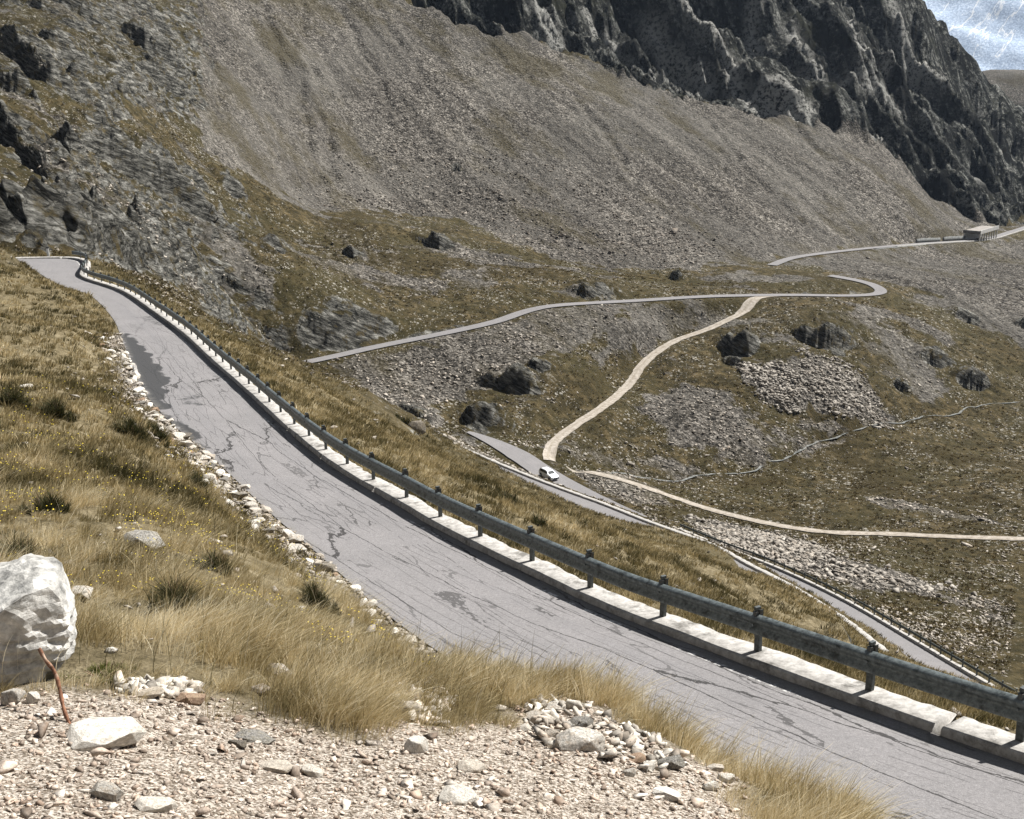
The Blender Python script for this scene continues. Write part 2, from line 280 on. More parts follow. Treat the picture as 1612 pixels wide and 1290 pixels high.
def ledges(x, y, z):
    ro = np.zeros(len(x)); dz = np.zeros(len(x)); r = np.hypot(x, y)
    for i, (pl, h, tp_) in enumerate(LEDGE):
        left_ = pl[:,0].mean() < -50 or pl[:,1].min() > 480; h = h*(1.35 if left_ else .85)
        bb = (x > pl[:,0].min()-22) & (x < pl[:,0].max()+22) & (y > pl[:,1].min()-22) & (y < pl[:,1].max()+22) & (r > 105); ii = np.nonzero(bb)[0]
        if not len(ii): continue
        X, Y = x[ii], y[ii]; w1 = .6*fbm(X/4, Y/4, 4, 130+i) + 1.3*fbm(X/13, Y/13, 2, 7+i); w2 = .6*fbm(X/4, Y/4, 4, 230+i) + 1.3*fbm(X/13, Y/13, 2, 8+i)
        q = smooth(resample(pl, 2.), 3)
        d, _, s_, t_ = near_line(X+w1, Y+w2, q, 20, True)
        sc_ = near_line(np.array([tp_[0]]), np.array([tp_[1]]), q, 60)[2][0]
        far = (s_ != sc_) & (d < 20); ft = np.sin(np.pi*np.clip(t_, 0, 1))**.8*sst(-.8, .1, fbm(X/9, Y/9, 2, 530+i))
        hv = h*ft*(.85+.6*fbm(X/9, Y/9, 2, 330+i)); rise = np.maximum(.8, (.26 if left_ else .34)*h)
        f3 = d/rise*3; f3f = f3-np.floor(f3); stp = np.clip((np.floor(f3)+sst(0, .45, f3f))/3, 0, 1); prof = np.where(far, stp*np.maximum(0, 1-d/(1.9*h+4))**1.2, 0.)
        und = np.where(~far & (d < 20), np.exp(-(d/(.5*h+.8))**2)*.22*h*ft, 0)
        step = .16*h*(fbm(X/3, Y/3, 3, 430+i))*prof
        dz[ii] += hv*prof + step - und
        ro[ii] = np.maximum(ro[ii], ft*np.where(far, 1-sst(.5*h+1, 1.3*h+3, d), 1-sst(.3, 1.2, d)))
    return ro, dz
def cover(x, y):
    r = np.hypot(x, y)
    scree = np.zeros(len(x)); rock = np.zeros(len(x)); dark = np.zeros(len(x))
    for i, (pl, so, wa, am) in enumerate(SCREE): scree = np.maximum(scree, am*poly_mask(x, y, pl, so, wa, 7, i))
    global RM; RM = []
    for i, (pl, so, wa, am, h, st) in enumerate(ROCK):
        m_ = poly_mask(x, y, pl, so, wa, 5, 20+i); ii = np.nonzero(m_ > 0)[0]; RM.append((ii, m_[ii])); rock = np.maximum(rock, am*m_)
    bz = np.nonzero(r > 190)[0]; X, Y = x[bz], y[bz]; pch = .6*sst(-.08, .30, fbm(X/26, Y/17, 5, 64, .6)); pch *= 1-MEADOW_m(X, Y); scree[bz] = np.maximum(scree[bz], pch)
    global LD; lr_, LD = ledges(x, y, None); rock = np.maximum(rock, lr_)
    cliff = poly_mask(x, y, CLIFF, 7, 5, 14, 60)
    for i, (pl, so, wa, am) in enumerate(DARK): dark = np.maximum(dark, am*poly_mask(x, y, pl, so, wa, 8, 70+i))
    return scree, rock, cliff, dark
GRAVEL = zone([(-150,1085),(60,1085),(160,1098),(260,1078),(330,1105),(420,1130),(560,1150),(640,1120),(700,1150),(780,1150),(830,1122),(900,1112),(960,1150),(1060,1195),(1150,1212),(1185,1300),(1210,1420),(-300,1420)], 3)
GULLY = [ground_at(p, 250) for p in ([(470,-60),(480,60),(500,150),(515,240),(530,290)], [(420,30),(445,100),(455,170),(480,240)], [(900,150),(960,220),(1010,300)], [(1100,180),(1180,270),(1260,350)], [(395,-60),(430,50),(470,130),(478,200),(505,270)], [(520,-40),(560,60),(600,130),(640,200)], [(440,40),(500,130),(520,200),(522,250)], [(1250,190),(1270,220),(1340,290),(1440,370)], [(560,-60),(620,60),(700,170)], [(330,90),(345,160),(330,240)])]
STREAM = ground_at([(905,738),(1000,746),(1100,748),(1180,742),(1240,712),(1310,690),(1380,668),(1450,655),(1530,640),(1612,622)], 200)
STREAM = smooth(resample(STREAM, 1.5), 4); STREAM[:,0] += 2.5*fbm(np.arange(len(STREAM))/9., np.zeros(len(STREAM)), 3, 5); STREAM[:,1] += 4*fbm(np.arange(len(STREAM))/7., np.zeros(len(STREAM)), 3, 8)
ROADC = smooth((resample(OUT, .5)[:0]), 0) if False else None
# centre of the main road, for carving
_k = np.array([np.argmin(np.hypot(INN[:,0]-o[0], INN[:,1]-o[1])) for o in OUT]); _k = np.maximum.accumulate(_k)
def main_road_sd(x, y):
    """signed: >0 outside on the valley side of the outer edge, <0 inside"""
    Do, Zo, So = near_line(x, y, OUT, 14); Di, Zi, Si = near_line(x, y, INN, 14)
    return Do*-So, Zo, Di*So*0+Di*Si, Zi
def H(x, y, ret=False):
    x = np.asarray(x, float).ravel(); y = np.asarray(y, float).ravel(); r = np.hypot(x, y)
    z = base(x, y); zbase = z.copy(); sc, ro, cf, dk = cover(x, y)
    z = z + LD
    # big undulation, growing with distance
    a = sst(45, 260, r)
    a = sst(130, 260, r); z += a*(1-.6*sc)*(1-cf)*1.6*fbm(x/34, y/34, 3, 1)
    z += sst(60, 180, r)*(1-cf)*(.45+.4*ro)*fbm(x/7, y/7, 3, 2)
    z += sst(100, 250, r)*(.30*sc+.25)*fbm(x/2.6, y/2.6, 2, 3)
    nearm = 1-sst(60, 120, r)
    nn_ = np.nonzero(nearm > 0)[0]; xn, yn = x[nn_], y[nn_]; z[nn_] += nearm[nn_]*(.20*fbm(xn/2.3, yn/2.3, 4, 4)*sst(2, 10, r[nn_]) + .035*fbm(xn/.4, yn/.4, 3, 9))
    # strata of the outcrops: saw-tooth ledges facing the camera's left
    amp = np.zeros(len(x))
    for i, (pl, so, wa, am, h, st) in enumerate(ROCK):
        sel, m = RM[i]
        if not len(sel): continue
        amp[sel] = np.maximum(amp[sel], m*st)
        if h:
            dep = (pl[:,1].min(), pl[:,1].max()); tt = np.clip((y[sel]-dep[0])/(dep[1]-dep[0]+1e-6), 0, 1)
            z[sel] += 1.0*h*m*(1-tt)**.8*(.8+.45*fbm(x[sel]/9, y[sel]/9, 2, 14))
    A_ = np.nonzero(amp > 0)[0]
    if len(A_):
        X, Y, am_ = x[A_], y[A_], amp[A_]
        zb = zbase[A_]; w_ = fbm(X/30, Y/16, 3, 15)
        c_ = zb + .50*X + 3.2*w_ ; lift = 1.2*fbm(X/14, Y/9, 3, 32); dz_ = lift*.7
        for L, st_, sd in ((8.5, .8, 4), (4.2, .80, 1), (1.9, .85, 2), (.9, .85, 3)):
            f = c_/L + (.3 if L > 3 else .55)*fbm(X/(L*5), Y/(L*2.5), 3, 40+sd); f = f-np.floor(f)
            g_ = sst(-.30, .15, fbm(X/(L*4), Y/(L*3), 2, 50+sd))
            wL = 1. if L < 3 else (.7*sst(.75, 1.1, am_) if L > 6 else sst(.5, .9, am_))
            dz_ = dz_ + wL*g_*L*.85*(sst(.0, .28, f)-f)
        z[A_] += np.minimum(am_*1.25, 1.25)*dz_ + am_*.16*fbm(X/1.2, Y/1.2, 2, 31)
    # scree runnels
    if True:
        for i, g in enumerate(GULLY):
            gl = resample(g, 3.); gl[:,0] += 3.5*fbm(np.arange(len(gl))/8., np.zeros(len(gl)), 3, 40+i)
            d, _, s = near_line(x, y, gl, 14)
            w = 1.9; z += np.where(d < 14, (-1.0*np.exp(-(d/w)**2) + .6*np.exp(-((d-3.2)/w)**2))*(.7+.8*fbm(x/12, y/12, 2, 35)), 0)
        dn = .55*x-.83*y; ac = .83*x+.55*y
        z += sc*sst(300, 380, r)*1.5*fbm(ac/11, dn/70, 3, 33)
    # cliffs: ribs and couloirs running down to the right
    if cf.any():
        m = cf > 0; X = x[m]; Y = y[m]; al = .62*X-.785*Y; acr = .785*X+.62*Y
        w1 = acr + 18*fbm(X/80, Y/80, 3, 44)
        hh = 34*(ridged(w1/75, al/200, 3, 45)-.55) + 22*(ridged(w1/30, al/80, 3, 48)-.5) + 11*(ridged(w1/13, al/26, 4, 51, .55)-.5) + 2.2*fbm(X/5, Y/5, 2, 54)
        hh = hh-6; hh = np.where(hh > 8, 8+(hh-8)*.45, hh); z[m] += hh*cf[m]
    # far meadow hummocks
    # carve roads
    for k in ('t1', 't2', 'A', 'B', 'M', 'G'):
        pl, hw = ROADS[k]
        d, zz, s = near_line(x, y, pl[::3], 12)
        big = 1.6 if k[0] != 't' else .5
        b = 1-sst(hw+big*.8, hw+big+4.5, d); z = z*(1-b) + (zz-.12)*b
    d, zz, s = near_line(x, y, STREAM, 8)
    z -= np.where(d < 8, .8*np.exp(-(d/1.6)**2), 0)
    # main road bench
    m = (r < 135)
    if m.any():
        X, Y = x[m], y[m]; Zc = Y*cp - z[m]*sp
        Do, Zo, So = near_line(X, Y, OUT[::3], 7); Di, Zi, Si = near_line(X, Y, INN[::3], 7)
        so = Do*So*OS; si = Di*Si*IS        # so>0 valley side; si>0 hill side
        inside = (so <= 0.35) & (si <= 0.0) & ((Do < 7) | (Di < 7))
        zroad = zr(Y*cp - np.where(Do < 7, Zo, Zi)*sp)
        zz = z[m]
        # valley side: bench then falls
        bv = (so > 0) & (Do < 4); wv = 1-sst(.6, 3.6, so); wv = np.where(bv, wv, 0)
        zz = zz*(1-wv) + (Zo-.12-.10*np.maximum(so,0))*wv
        bh = (si > 0) & (Di < 2.6); wh = np.where(bh, 1-sst(.0, 2.6, si), 0)
        zz = np.where(bh, zz*(1-wh)+(Zi-.02+.10*np.minimum(si,1))*wh, zz)
        zz = np.where(inside, zroad-.12, zz)
        z[m] = zz
    return (z, sc, ro, cf, dk) if ret else z
# orientation of the two edges
def side(pl, x, y):
    d, _, s = near_line(np.array([x]), np.array([y]), pl, 50); return s[0]
_mid = OUT[60]; _far = OUT[60]+np.array([4, 3, 0]); OS = side(OUT, _far[0], _far[1])
_ih = INN[50]+np.array([-1.5, -1.2, 0]); IS = side(INN, _ih[0], _ih[1])
# ------------------------------------------------------------------ mesh helpers
def np_mesh(name, V, Fc, mat=None, attrs=None, smooth_=False, parent=None):
    V = np.asarray(V, np.float32); me = bpy.data.meshes.new(name)
    me.vertices.add(len(V)); me.vertices.foreach_set('co', V.ravel())
    Fc = np.asarray(Fc, np.int32); k = Fc.shape[1]
    me.loops.add(Fc.size); me.loops.foreach_set('vertex_index', Fc.ravel())
    me.polygons.add(len(Fc)); me.polygons.foreach_set('loop_start', np.arange(0, Fc.size, k, dtype=np.int32))
    me.update(calc_edges=True)
    if smooth_: me.polygons.foreach_set('use_smooth', np.ones(len(Fc), bool))
    for an, av in (attrs or {}).items():
        av = np.asarray(av, np.float32)
        if av.ndim == 2:
            if av.shape[1] == 3: av = np.c_[av, np.ones(len(av))]
            me.attributes.new(an, 'FLOAT_COLOR', 'POINT').data.foreach_set('color', av.astype(np.float32).ravel())
        else: me.attributes.new(an, 'FLOAT', 'POINT').data.foreach_set('value', av)
    if mat: me.materials.append(mat)
    o = bpy.data.objects.new(name, me); C.objects.link(o)
    if parent: o.parent = parent
    return o
def tag(o, label=None, cat=None, group=None, kind=None):
    if label: o['label'] = label
    if cat: o['category'] = cat
    if group: o['group'] = group
    if kind: o['kind'] = kind
    return o
def empty(name, loc, rz=0):
    o = bpy.data.objects.new(name, None); C.objects.link(o); o.location = loc; o.rotation_euler = (0, 0, rz); o.empty_display_size = .2; return o
def bm_obj(name, bm, mat, parent=None, sm=False):
    me = bpy.data.meshes.new(name); bm.normal_update(); bm.to_mesh(me); bm.free()
    if mat: me.materials.append(mat)
    if sm: me.polygons.foreach_set('use_smooth', [True]*len(me.polygons))
    o = bpy.data.objects.new(name, me); C.objects.link(o)
    if parent: o.parent = parent
    return o
def bx(bm, c, s, M=None):
    r = bmesh.ops.create_cube(bm, size=1.0); 
    T = Matrix.Translation(c) @ Matrix.Diagonal((*s, 1))
    bmesh.ops.transform(bm, matrix=(M @ T) if M is not None else T, verts=r['verts']); return r['verts']
# ------------------------------------------------------------------ materials
def mat(name):
    m = bpy.data.materials.new(name); m.use_nodes = True; nt = m.node_tree; nt.nodes.clear()
    o = nt.nodes.new('ShaderNodeOutputMaterial'); b = nt.nodes.new('ShaderNodeBsdfPrincipled'); nt.links.new(b.outputs[0], o.inputs[0])
    b.inputs['Roughness'].default_value = .95; b.inputs['Specular IOR Level'].default_value = .12
    return m, nt, b
class N:
    def __init__(s, nt): s.nt = nt
    def new(s, t, **k):
        n_ = s.nt.nodes.new('ShaderNode'+t)
        for a, v in k.items(): setattr(n_, a, v)
        return n_
    def _set(s, sock, v):
        if isinstance(v, bpy.types.NodeSocket): s.nt.links.new(v, sock)
        elif isinstance(v, tuple): sock.default_value = (*v, 1) if len(v) == 3 and sock.type == 'RGBA' else v
        else: sock.default_value = v
    def pos(s): return s.new('NewGeometry').outputs['Position']
    def attr(s, nm, vec=False): return s.new('Attribute', attribute_name=nm).outputs['Color' if vec else 'Fac']
    def noise(s, v, scale, det=4, rough=.55, dist=0):
        n_ = s.new('TexNoise'); s._set(n_.inputs['Vector'], v); n_.inputs['Scale'].default_value = scale; n_.inputs['Detail'].default_value = det
        n_.inputs['Roughness'].default_value = rough; n_.inputs['Distortion'].default_value = dist; return n_.outputs['Fac']
    def vor(s, v, scale, feat='F1', out='Distance', rand=1):
        n_ = s.new('TexVoronoi', feature=feat); s._set(n_.inputs['Vector'], v); n_.inputs['Scale'].default_value = scale; n_.inputs['Randomness'].default_value = rand; return n_.outputs[out]
    def ramp(s, f, *st):
        n_ = s.new('ValToRGB'); s._set(n_.inputs[0], f); e = n_.color_ramp.elements
        while len(e) > len(st): e.remove(e[-1])
        while len(e) < len(st): e.new(.5)
        for i, (p, c) in enumerate(st):
            e[i].position = p; e[i].color = (*c, 1) if isinstance(c, tuple) else (c, c, c, 1)
        return n_.outputs[0]
    def mapr(s, v, a, b, c=0., d=1.):
        n_ = s.new('MapRange'); s._set(n_.inputs[0], v)
        for i, k in enumerate((a, b, c, d)): n_.inputs[i+1].default_value = k
        return n_.outputs[0]
    def mix(s, f, a, b, mode='MIX'):
        n_ = s.new('Mix', data_type='RGBA', blend_type=mode); s._set(n_.inputs[0], f); s._set(n_.inputs[6], a); s._set(n_.inputs[7], b); return n_.outputs[2]
    def m(s, op, a, b=0., c=0.):
        n_ = s.new('Math', operation=op); s._set(n_.inputs[0], a); s._set(n_.inputs[1], b); s._set(n_.inputs[2], c); return n_.outputs[0]
    def mapv(s, v, scale=(1,1,1), rot=(0,0,0)):
        n_ = s.new('Mapping'); s._set(n_.inputs[0], v); n_.inputs['Scale'].default_value = scale; n_.inputs['Rotation'].default_value = rot; return n_.outputs[0]
    def bump(s, h, strength, dist, normal=None):
        n_ = s.new('Bump'); s._set(n_.inputs['Height'], h); n_.inputs['Strength'].default_value = strength; n_.inputs['Distance'].default_value = dist
        if normal is not None: s._set(n_.inputs['Normal'], normal)
        return n_.outputs[0]
def m_ground():
    m_, nt, b = mat('ground'); g = N(nt); p = g.pos()
    cov = g.attr('cover', True); sep = g.new('SeparateColor'); nt.links.new(cov, sep.inputs[0]); scree, rock, dark = sep.outputs
    gv = g.attr('gravel'); nr = g.attr('near')
    n1 = g.noise(p, .05, 6, .6); n2 = g.noise(p, .45, 6, .65); n3 = g.noise(p, 2.2, 6, .7); n4 = g.noise(p, 14, 4, .7)
    # dry grass far
    gr = g.ramp(n2, (.32, (.013,.011,.005)), (.47, (.048,.038,.017)), (.60, (.118,.088,.042)), (.76, (.250,.190,.105)))
    gr = g.mix(g.mapr(n1, .42, .6), gr, g.mix(.55, gr, (.052,.045,.018)))
    gr = g.mix(g.mapr(n3, .35, .7), g.mix(.5, gr, (.045,.036,.014)), gr)
    gr = g.mix(g.m('MULTIPLY', dark, .8), gr, (.040,.030,.011))
    # small pale stones in the grass
    st = g.vor(p, .75); st2 = g.vor(p, 1.9); pat = g.mapr(g.noise(p, .09, 4, .6), .45, .68)
    stm = g.m('MULTIPLY', g.m('MAXIMUM', g.m('LESS_THAN', st, .25), g.m('LESS_THAN', st2, .24)), g.m('GREATER_THAN', g.m('ADD', n3, g.m('MULTIPLY', pat, .35)), .62))
    stm = g.m('MULTIPLY', stm, g.m('SUBTRACT', 1., nr))
    gr = g.mix(g.m('MULTIPLY', stm, .85), gr, (.34,.315,.27))
    # scree
    sn = g.noise(p, 1.1, 8, .75); cell = g.vor(p, .9, out='Color'); sc1 = g.new('SeparateColor'); nt.links.new(cell, sc1.inputs[0])
    cell2 = g.vor(p, 2.3, out='Color'); sc2 = g.new('SeparateColor'); nt.links.new(cell2, sc2.inputs[0])
    tone = g.m('ADD', g.m('MULTIPLY', sc1.outputs[0], .35), g.m('MULTIPLY', sc2.outputs[0], .65))
    tone = g.m('ADD', g.m('MULTIPLY', tone, .6), g.m('MULTIPLY', sn, .45))
    sr = g.ramp(tone, (.28, (.010,.009,.007)), (.44, (.055,.049,.041)), (.60, (.122,.110,.094)), (.80, (.31,.285,.25)))
    sr = g.mix(g.mapr(g.noise(p, .022, 4, .5), .42, .62), sr, g.mix(.55, sr, (.118,.110,.096)))
    stk = g.noise(g.mapv(g.mapv(p, (1,1,1), (0,0,R(56))), (.12,1,.3)), .09, 7, .65); sr = g.mix(1.0, sr, g.ramp(stk, (.36, (.72,.71,.69)), (.5, (.98,.97,.96)), (.62, (1.28,1.27,1.25))), 'MULTIPLY')
    grp = g.m('MULTIPLY', g.mapr(g.noise(g.mapv(g.mapv(p, (1,1,1), (0,0,R(56))), (.35,1,1)), .035, 6, .65), .52, .61), g.mapr(n3, .3, .55))
    sr = g.mix(g.m('MULTIPLY', grp, .75), sr, (.060,.048,.020))
    # bedrock
    sx_ = g.new('SeparateXYZ'); nt.links.new(p, sx_.inputs[0]); cb_ = g.new('CombineXYZ'); g._set(cb_.inputs[0], g.m('MULTIPLY', g.m('SUBTRACT', sx_.outputs[0], g.m('MULTIPLY', sx_.outputs[2], .5)), .33)); g._set(cb_.inputs[1], g.m('MULTIPLY', sx_.outputs[1], .33)); g._set(cb_.inputs[2], g.m('MULTIPLY', g.m('ADD', sx_.outputs[2], g.m('MULTIPLY', sx_.outputs[0], .5)), 1.7)); pr = cb_.outputs[0]
    rn = g.noise(pr, .8, 13, .80); ck = g.m('LESS_THAN', g.vor(pr, .50, 'DISTANCE_TO_EDGE'), .022); rn = g.m('SUBTRACT', rn, g.m('MULTIPLY', ck, .07)); rn2 = g.noise(p, .35, 6, .7)
    rr = g.ramp(rn, (.39, (.006,.006,.005)), (.46, (.045,.043,.036)), (.54, (.165,.158,.138)), (.65, (.44,.425,.38)))
    rr = g.mix(g.mapr(rn2, .54, .66), rr, (.10,.078,.036))
    # gravel (near the camera)
    gc = g.vor(p, 75, out='Color'); gs = g.new('SeparateColor'); nt.links.new(gc, gs.inputs[0])
    gcol = g.ramp(g.m('ADD', g.m('MULTIPLY', gs.outputs[0], .45), g.m('MULTIPLY', g.noise(p, 9, 8, .8), .6)), (.30, (.10,.078,.056)), (.5, (.31,.255,.20)), (.70, (.64,.57,.49)))
    near_gr = g.ramp(g.noise(p, 3, 6, .7), (.35, (.075,.060,.030)), (.55, (.18,.145,.085)), (.7, (.31,.26,.17)))
    c_ = g.mix(nr, gr, near_gr)
    f = g.mapr(g.m('ADD', scree, g.m('MULTIPLY', g.m('SUBTRACT', n2, .5), 1.1)), .38, .55)
    f = g.m('MULTIPLY', f, g.mapr(scree, .02, .15)); c_ = g.mix(f, c_, sr)
    gn = g.new('NewGeometry').outputs['Normal']; sn_ = g.new('SeparateXYZ'); nt.links.new(gn, sn_.inputs[0]); steep = g.mapr(sn_.outputs[2], .45, .80, .50, -.20); f2 = g.mapr(g.m('ADD', g.m('ADD', rock, steep), g.m('MULTIPLY', g.m('SUBTRACT', n2, .5), 1.3)), .42, .55); f2 = g.m('MULTIPLY', f2, g.mapr(rock, .02, .15)); c_ = g.mix(f2, c_, rr)
    c_ = g.mix(gv, c_, gcol)
    nt.links.new(c_, b.inputs['Base Color'])
    hn = g.m('ADD', g.m('MULTIPLY', g.noise(p, .8, 8, .75), 1.0), g.m('MULTIPLY', g.m('MULTIPLY', g.vor(p, 1.3), g.m('ADD', scree, .25)), .6))
    hn = g.m('ADD', hn, g.m('MULTIPLY', g.m('MULTIPLY', rn, rock), 1.5))
    far = g.bump(hn, 1.0, .7)
    nb = g.bump(g.m('ADD', g.noise(p, 9, 8, .75), g.m('MULTIPLY', g.vor(p, 26), .5)), .9, .05)
    mx = g.new('Mix', data_type='VECTOR'); nt.links.new(nr, mx.inputs[0]); nt.links.new(far, mx.inputs[4]); nt.links.new(nb, mx.inputs[5])
    nt.links.new(mx.outputs[1], b.inputs['Normal']); return m_
def m_cliff():
    m_, nt, b = mat('cliff_rock'); g = N(nt); p = g.pos()
    q = g.mapv(g.mapv(p, (1,1,1), (0,0,R(52))), (.30,1.2,.22))
    n1 = g.noise(q, .16, 12, .80, .2); n2 = g.noise(p, .05, 8, .7); n3 = g.noise(p, .6, 6, .7)
    n1 = g.m('ADD', g.m('MULTIPLY', n1, .6), g.m('MULTIPLY', g.noise(p, .55, 8, .8), .4)); c_ = g.ramp(n1, (.445, (.0025,.003,.0025)), (.49, (.013,.014,.011)), (.515, (.07,.072,.062)), (.545, (.27,.27,.24)), (.59, (.58,.57,.52)))  # near-black paints the shaded faces, pale streaks paint the sunlit ribs
    c_ = g.mix(g.mapr(n2, .55, .66), c_, (.040,.040,.020))
    c_ = g.mix(g.mapr(n3, .35, .65), g.mix(.7, c_, (.006,.007,.006)), c_)
    s = g.attr('couloir'); c_ = g.mix(g.m('MULTIPLY', s, g.mapr(g.noise(p, .5, 8, .8), .44, .52)), c_, g.mix(n3, (.34,.33,.30), (.74,.72,.66)))
    nt.links.new(c_, b.inputs['Base Color'])
    nt.links.new(g.bump(n1, 1.0, 9.0), b.inputs['Normal']); return m_
def m_stone(name, dk, lt, scale=8., warm=(.5,.38,.25), wf=.25, bd=.02, random_=True):
    m_, nt, b = mat(name); g = N(nt); p = g.new('TexCoord').outputs['Object']
    if not random_: p = g.pos()
    n1 = g.noise(p, scale, 8, .7); n2 = g.noise(p, scale*.35, 4, .6)
    c_ = g.ramp(n1, (.33, dk), (.5, tuple((a+b_)*.5 for a, b_ in zip(dk, lt))), (.66, lt))
    c_ = g.mix(g.m('MULTIPLY', g.mapr(n2, .5, .65), wf), c_, warm)
    if random_:
        oi = g.new('ObjectInfo').outputs['Random']; c_ = g.mix(1.0, c_, g.ramp(oi, (0, (.75,.68,.60)), (.5, (1.,.98,.95)), (1, (1.2,1.18,1.15))), 'MULTIPLY')
    else:
        tn = g.attr('tint'); c_ = g.mix(1.0, c_, g.ramp(tn, (0, (.42,.39,.36)), (.5, (.95,.90,.85)), (1, (1.5,1.45,1.38))), 'MULTIPLY')
    nt.links.new(c_, b.inputs['Base Color'])
    nt.links.new(g.bump(g.m('ADD', n1, g.m('MULTIPLY', g.noise(g.mapv(p, (1,1,5)), scale*1.5, 5, .7), .5)), .9, bd), b.inputs['Normal']); return m_
def m_grass(name, stops):
    m_, nt, b = mat(name); g = N(nt); t = g.attr('tint')
    nt.links.new(g.ramp(t, *stops), b.inputs['Base Color']); b.inputs['Roughness'].default_value = .7
    b.inputs['Specular IOR Level'].default_value = .2
    tr = g.new('BsdfTranslucent'); nt.links.new(g.ramp(t, *stops), tr.inputs[0]); ms = g.new('MixShader'); ms.inputs[0].default_value = .25
    out = [x for x in nt.nodes if x.type == 'OUTPUT_MATERIAL'][0]
    nt.links.new(b.outputs[0], ms.inputs[1]); nt.links.new(tr.outputs[0], ms.inputs[2]); nt.links.new(ms.outputs[0], out.inputs[0]); return m_
def m_asphalt():
    m_, nt, b = mat('asphalt'); g = N(nt); p = g.pos(); st = g.attr('st', True)
    n1 = g.noise(p, .42, 8, .72); n2 = g.noise(p, 60, 3, .8); n3 = g.noise(p, 3, 6, .7); n0 = g.noise(p, 18, 4, .8)
    s1 = g.mapv(st, (.10, .9, 1)); 
    c_ = g.ramp(n1, (.32, (.115,.108,.107)), (.5, (.185,.172,.170)), (.68, (.270,.250,.248)))
    c_ = g.mix(.5, c_, g.mix(n3, (.12,.112,.111), (.29,.270,.268)))
    c_ = g.mix(g.mapr(n2, .3, .7), g.mix(.55, c_, (.05,.05,.05)), g.mix(.28, c_, (.6,.57,.56)))
    c_ = g.mix(g.mapr(n0, .3, .7), g.mix(.30, c_, (.05,.05,.05)), g.mix(.12, c_, (.6,.58,.57)))
    # worn bands along the road
    wv = g.noise(g.mapv(st, (.03, 1.1, 1)), 1.0, 4, .6); c_ = g.mix(g.mapr(wv, .45, .65, 0, .35), c_, (.17,.165,.168))
    # cracks: contour lines of stretched noise
    def crack(sx, sy, lvl, w, seed, det=5):
        v = g.mapv(st, (sx, sy, 1)); ad = g.new('VectorMath', operation='ADD'); nt.links.new(v, ad.inputs[0]); ad.inputs[1].default_value = (seed, seed*.7, seed)
        n_ = g.noise(ad.outputs[0], 1.0, det, .62); d = g.m('ABSOLUTE', g.m('SUBTRACT', n_, lvl))
        return g.m('LESS_THAN', d, w)
    def vcrack(sx, sy, w, amt):
        dn = g.new('TexNoise'); nt.links.new(g.mapv(st, (.35, .9, 1)), dn.inputs['Vector']); dn.inputs['Scale'].default_value = 1.2; dn.inputs['Detail'].default_value = 6; dn.inputs['Roughness'].default_value = .7
        vs = g.new('VectorMath', operation='SCALE'); nt.links.new(dn.outputs['Color'], vs.inputs[0]); vs.inputs['Scale'].default_value = amt
        va = g.new('VectorMath', operation='ADD'); nt.links.new(g.mapv(st, (sx, sy, 1)), va.inputs[0]); nt.links.new(vs.outputs[0], va.inputs[1])
        return g.m('LESS_THAN', g.vor(va.outputs[0], 1.0, 'DISTANCE_TO_EDGE'), w)
    k = g.m('MULTIPLY', vcrack(.06, .95, .0075, .24), g.m('GREATER_THAN', g.noise(p, .35, 3, .6), .40))
    k = g.m('MAXIMUM', k, g.m('MULTIPLY', g.m('MULTIPLY', vcrack(.11, 1.7, .009, .34), g.m('GREATER_THAN', g.noise(p, .28, 3, .6), .46)), .75)); k = g.m('MAXIMUM', k, g.m('MULTIPLY', g.m('MULTIPLY', vcrack(.22, 3.0, .014, .4), g.m('GREATER_THAN', g.noise(p, .5, 3, .6), .44)), .55)); k = g.m('MULTIPLY', k, g.attr('cracky'))
    c_ = g.mix(g.m('MULTIPLY', k, .88), c_, (.035,.033,.032))
    dp = g.attr('patch'); dpm = g.mapr(g.m('ADD', dp, g.m('MULTIPLY', g.m('SUBTRACT', n3, .5), .9)), .4, .55); dpm = g.m('MULTIPLY', dpm, g.mapr(dp, .02, .2))
    c_ = g.mix(g.m('MULTIPLY', dpm, .92), c_, g.mix(n2, (.018,.018,.019), (.07,.07,.07)))
    ed = g.attr('edge'); edm = g.m('MULTIPLY', ed, g.mapr(n3, .42, .55)); c_ = g.mix(g.m('MULTIPLY', edm, .8), c_, g.mix(n2, (.06,.057,.052), (.30,.28,.25)))
    wl = g.attr('wline'); c_ = g.mix(g.m('MULTIPLY', wl, g.m('GREATER_THAN', g.noise(p, 5, 5, .8), .53)), c_, (.75,.73,.70))
    nt.links.new(c_, b.inputs['Base Color']); b.inputs['Roughness'].default_value = .85
    nt.links.new(g.bump(g.m('SUBTRACT', n2, g.m('MULTIPLY', k, 2.)), .5, .012), b.inputs['Normal']); return m_
def m_simple(name, c1, c2, scale=6., rough=.85, metal=0., bumpd=.01, spec=.2, c3=None):
    m_, nt, b = mat(name); g = N(nt); p = g.new('TexCoord').outputs['Object']
    n1 = g.noise(p, scale, 7, .7)
    col_ = g.ramp(n1, (.35, c1), (.62, c2))
    if c3: col_ = g.mix(g.mapr(g.noise(p, scale*.3, 6, .7), .54, .66), col_, c3)
    nt.links.new(col_, b.inputs['Base Color']); b.inputs['Roughness'].default_value = rough; b.inputs['Metallic'].default_value = metal; b.inputs['Specular IOR Level'].default_value = spec
    if bumpd: nt.links.new(g.bump(n1, .6, bumpd), b.inputs['Normal'])
    return m_
MG = m_ground(); MC = m_cliff(); MA = m_asphalt()
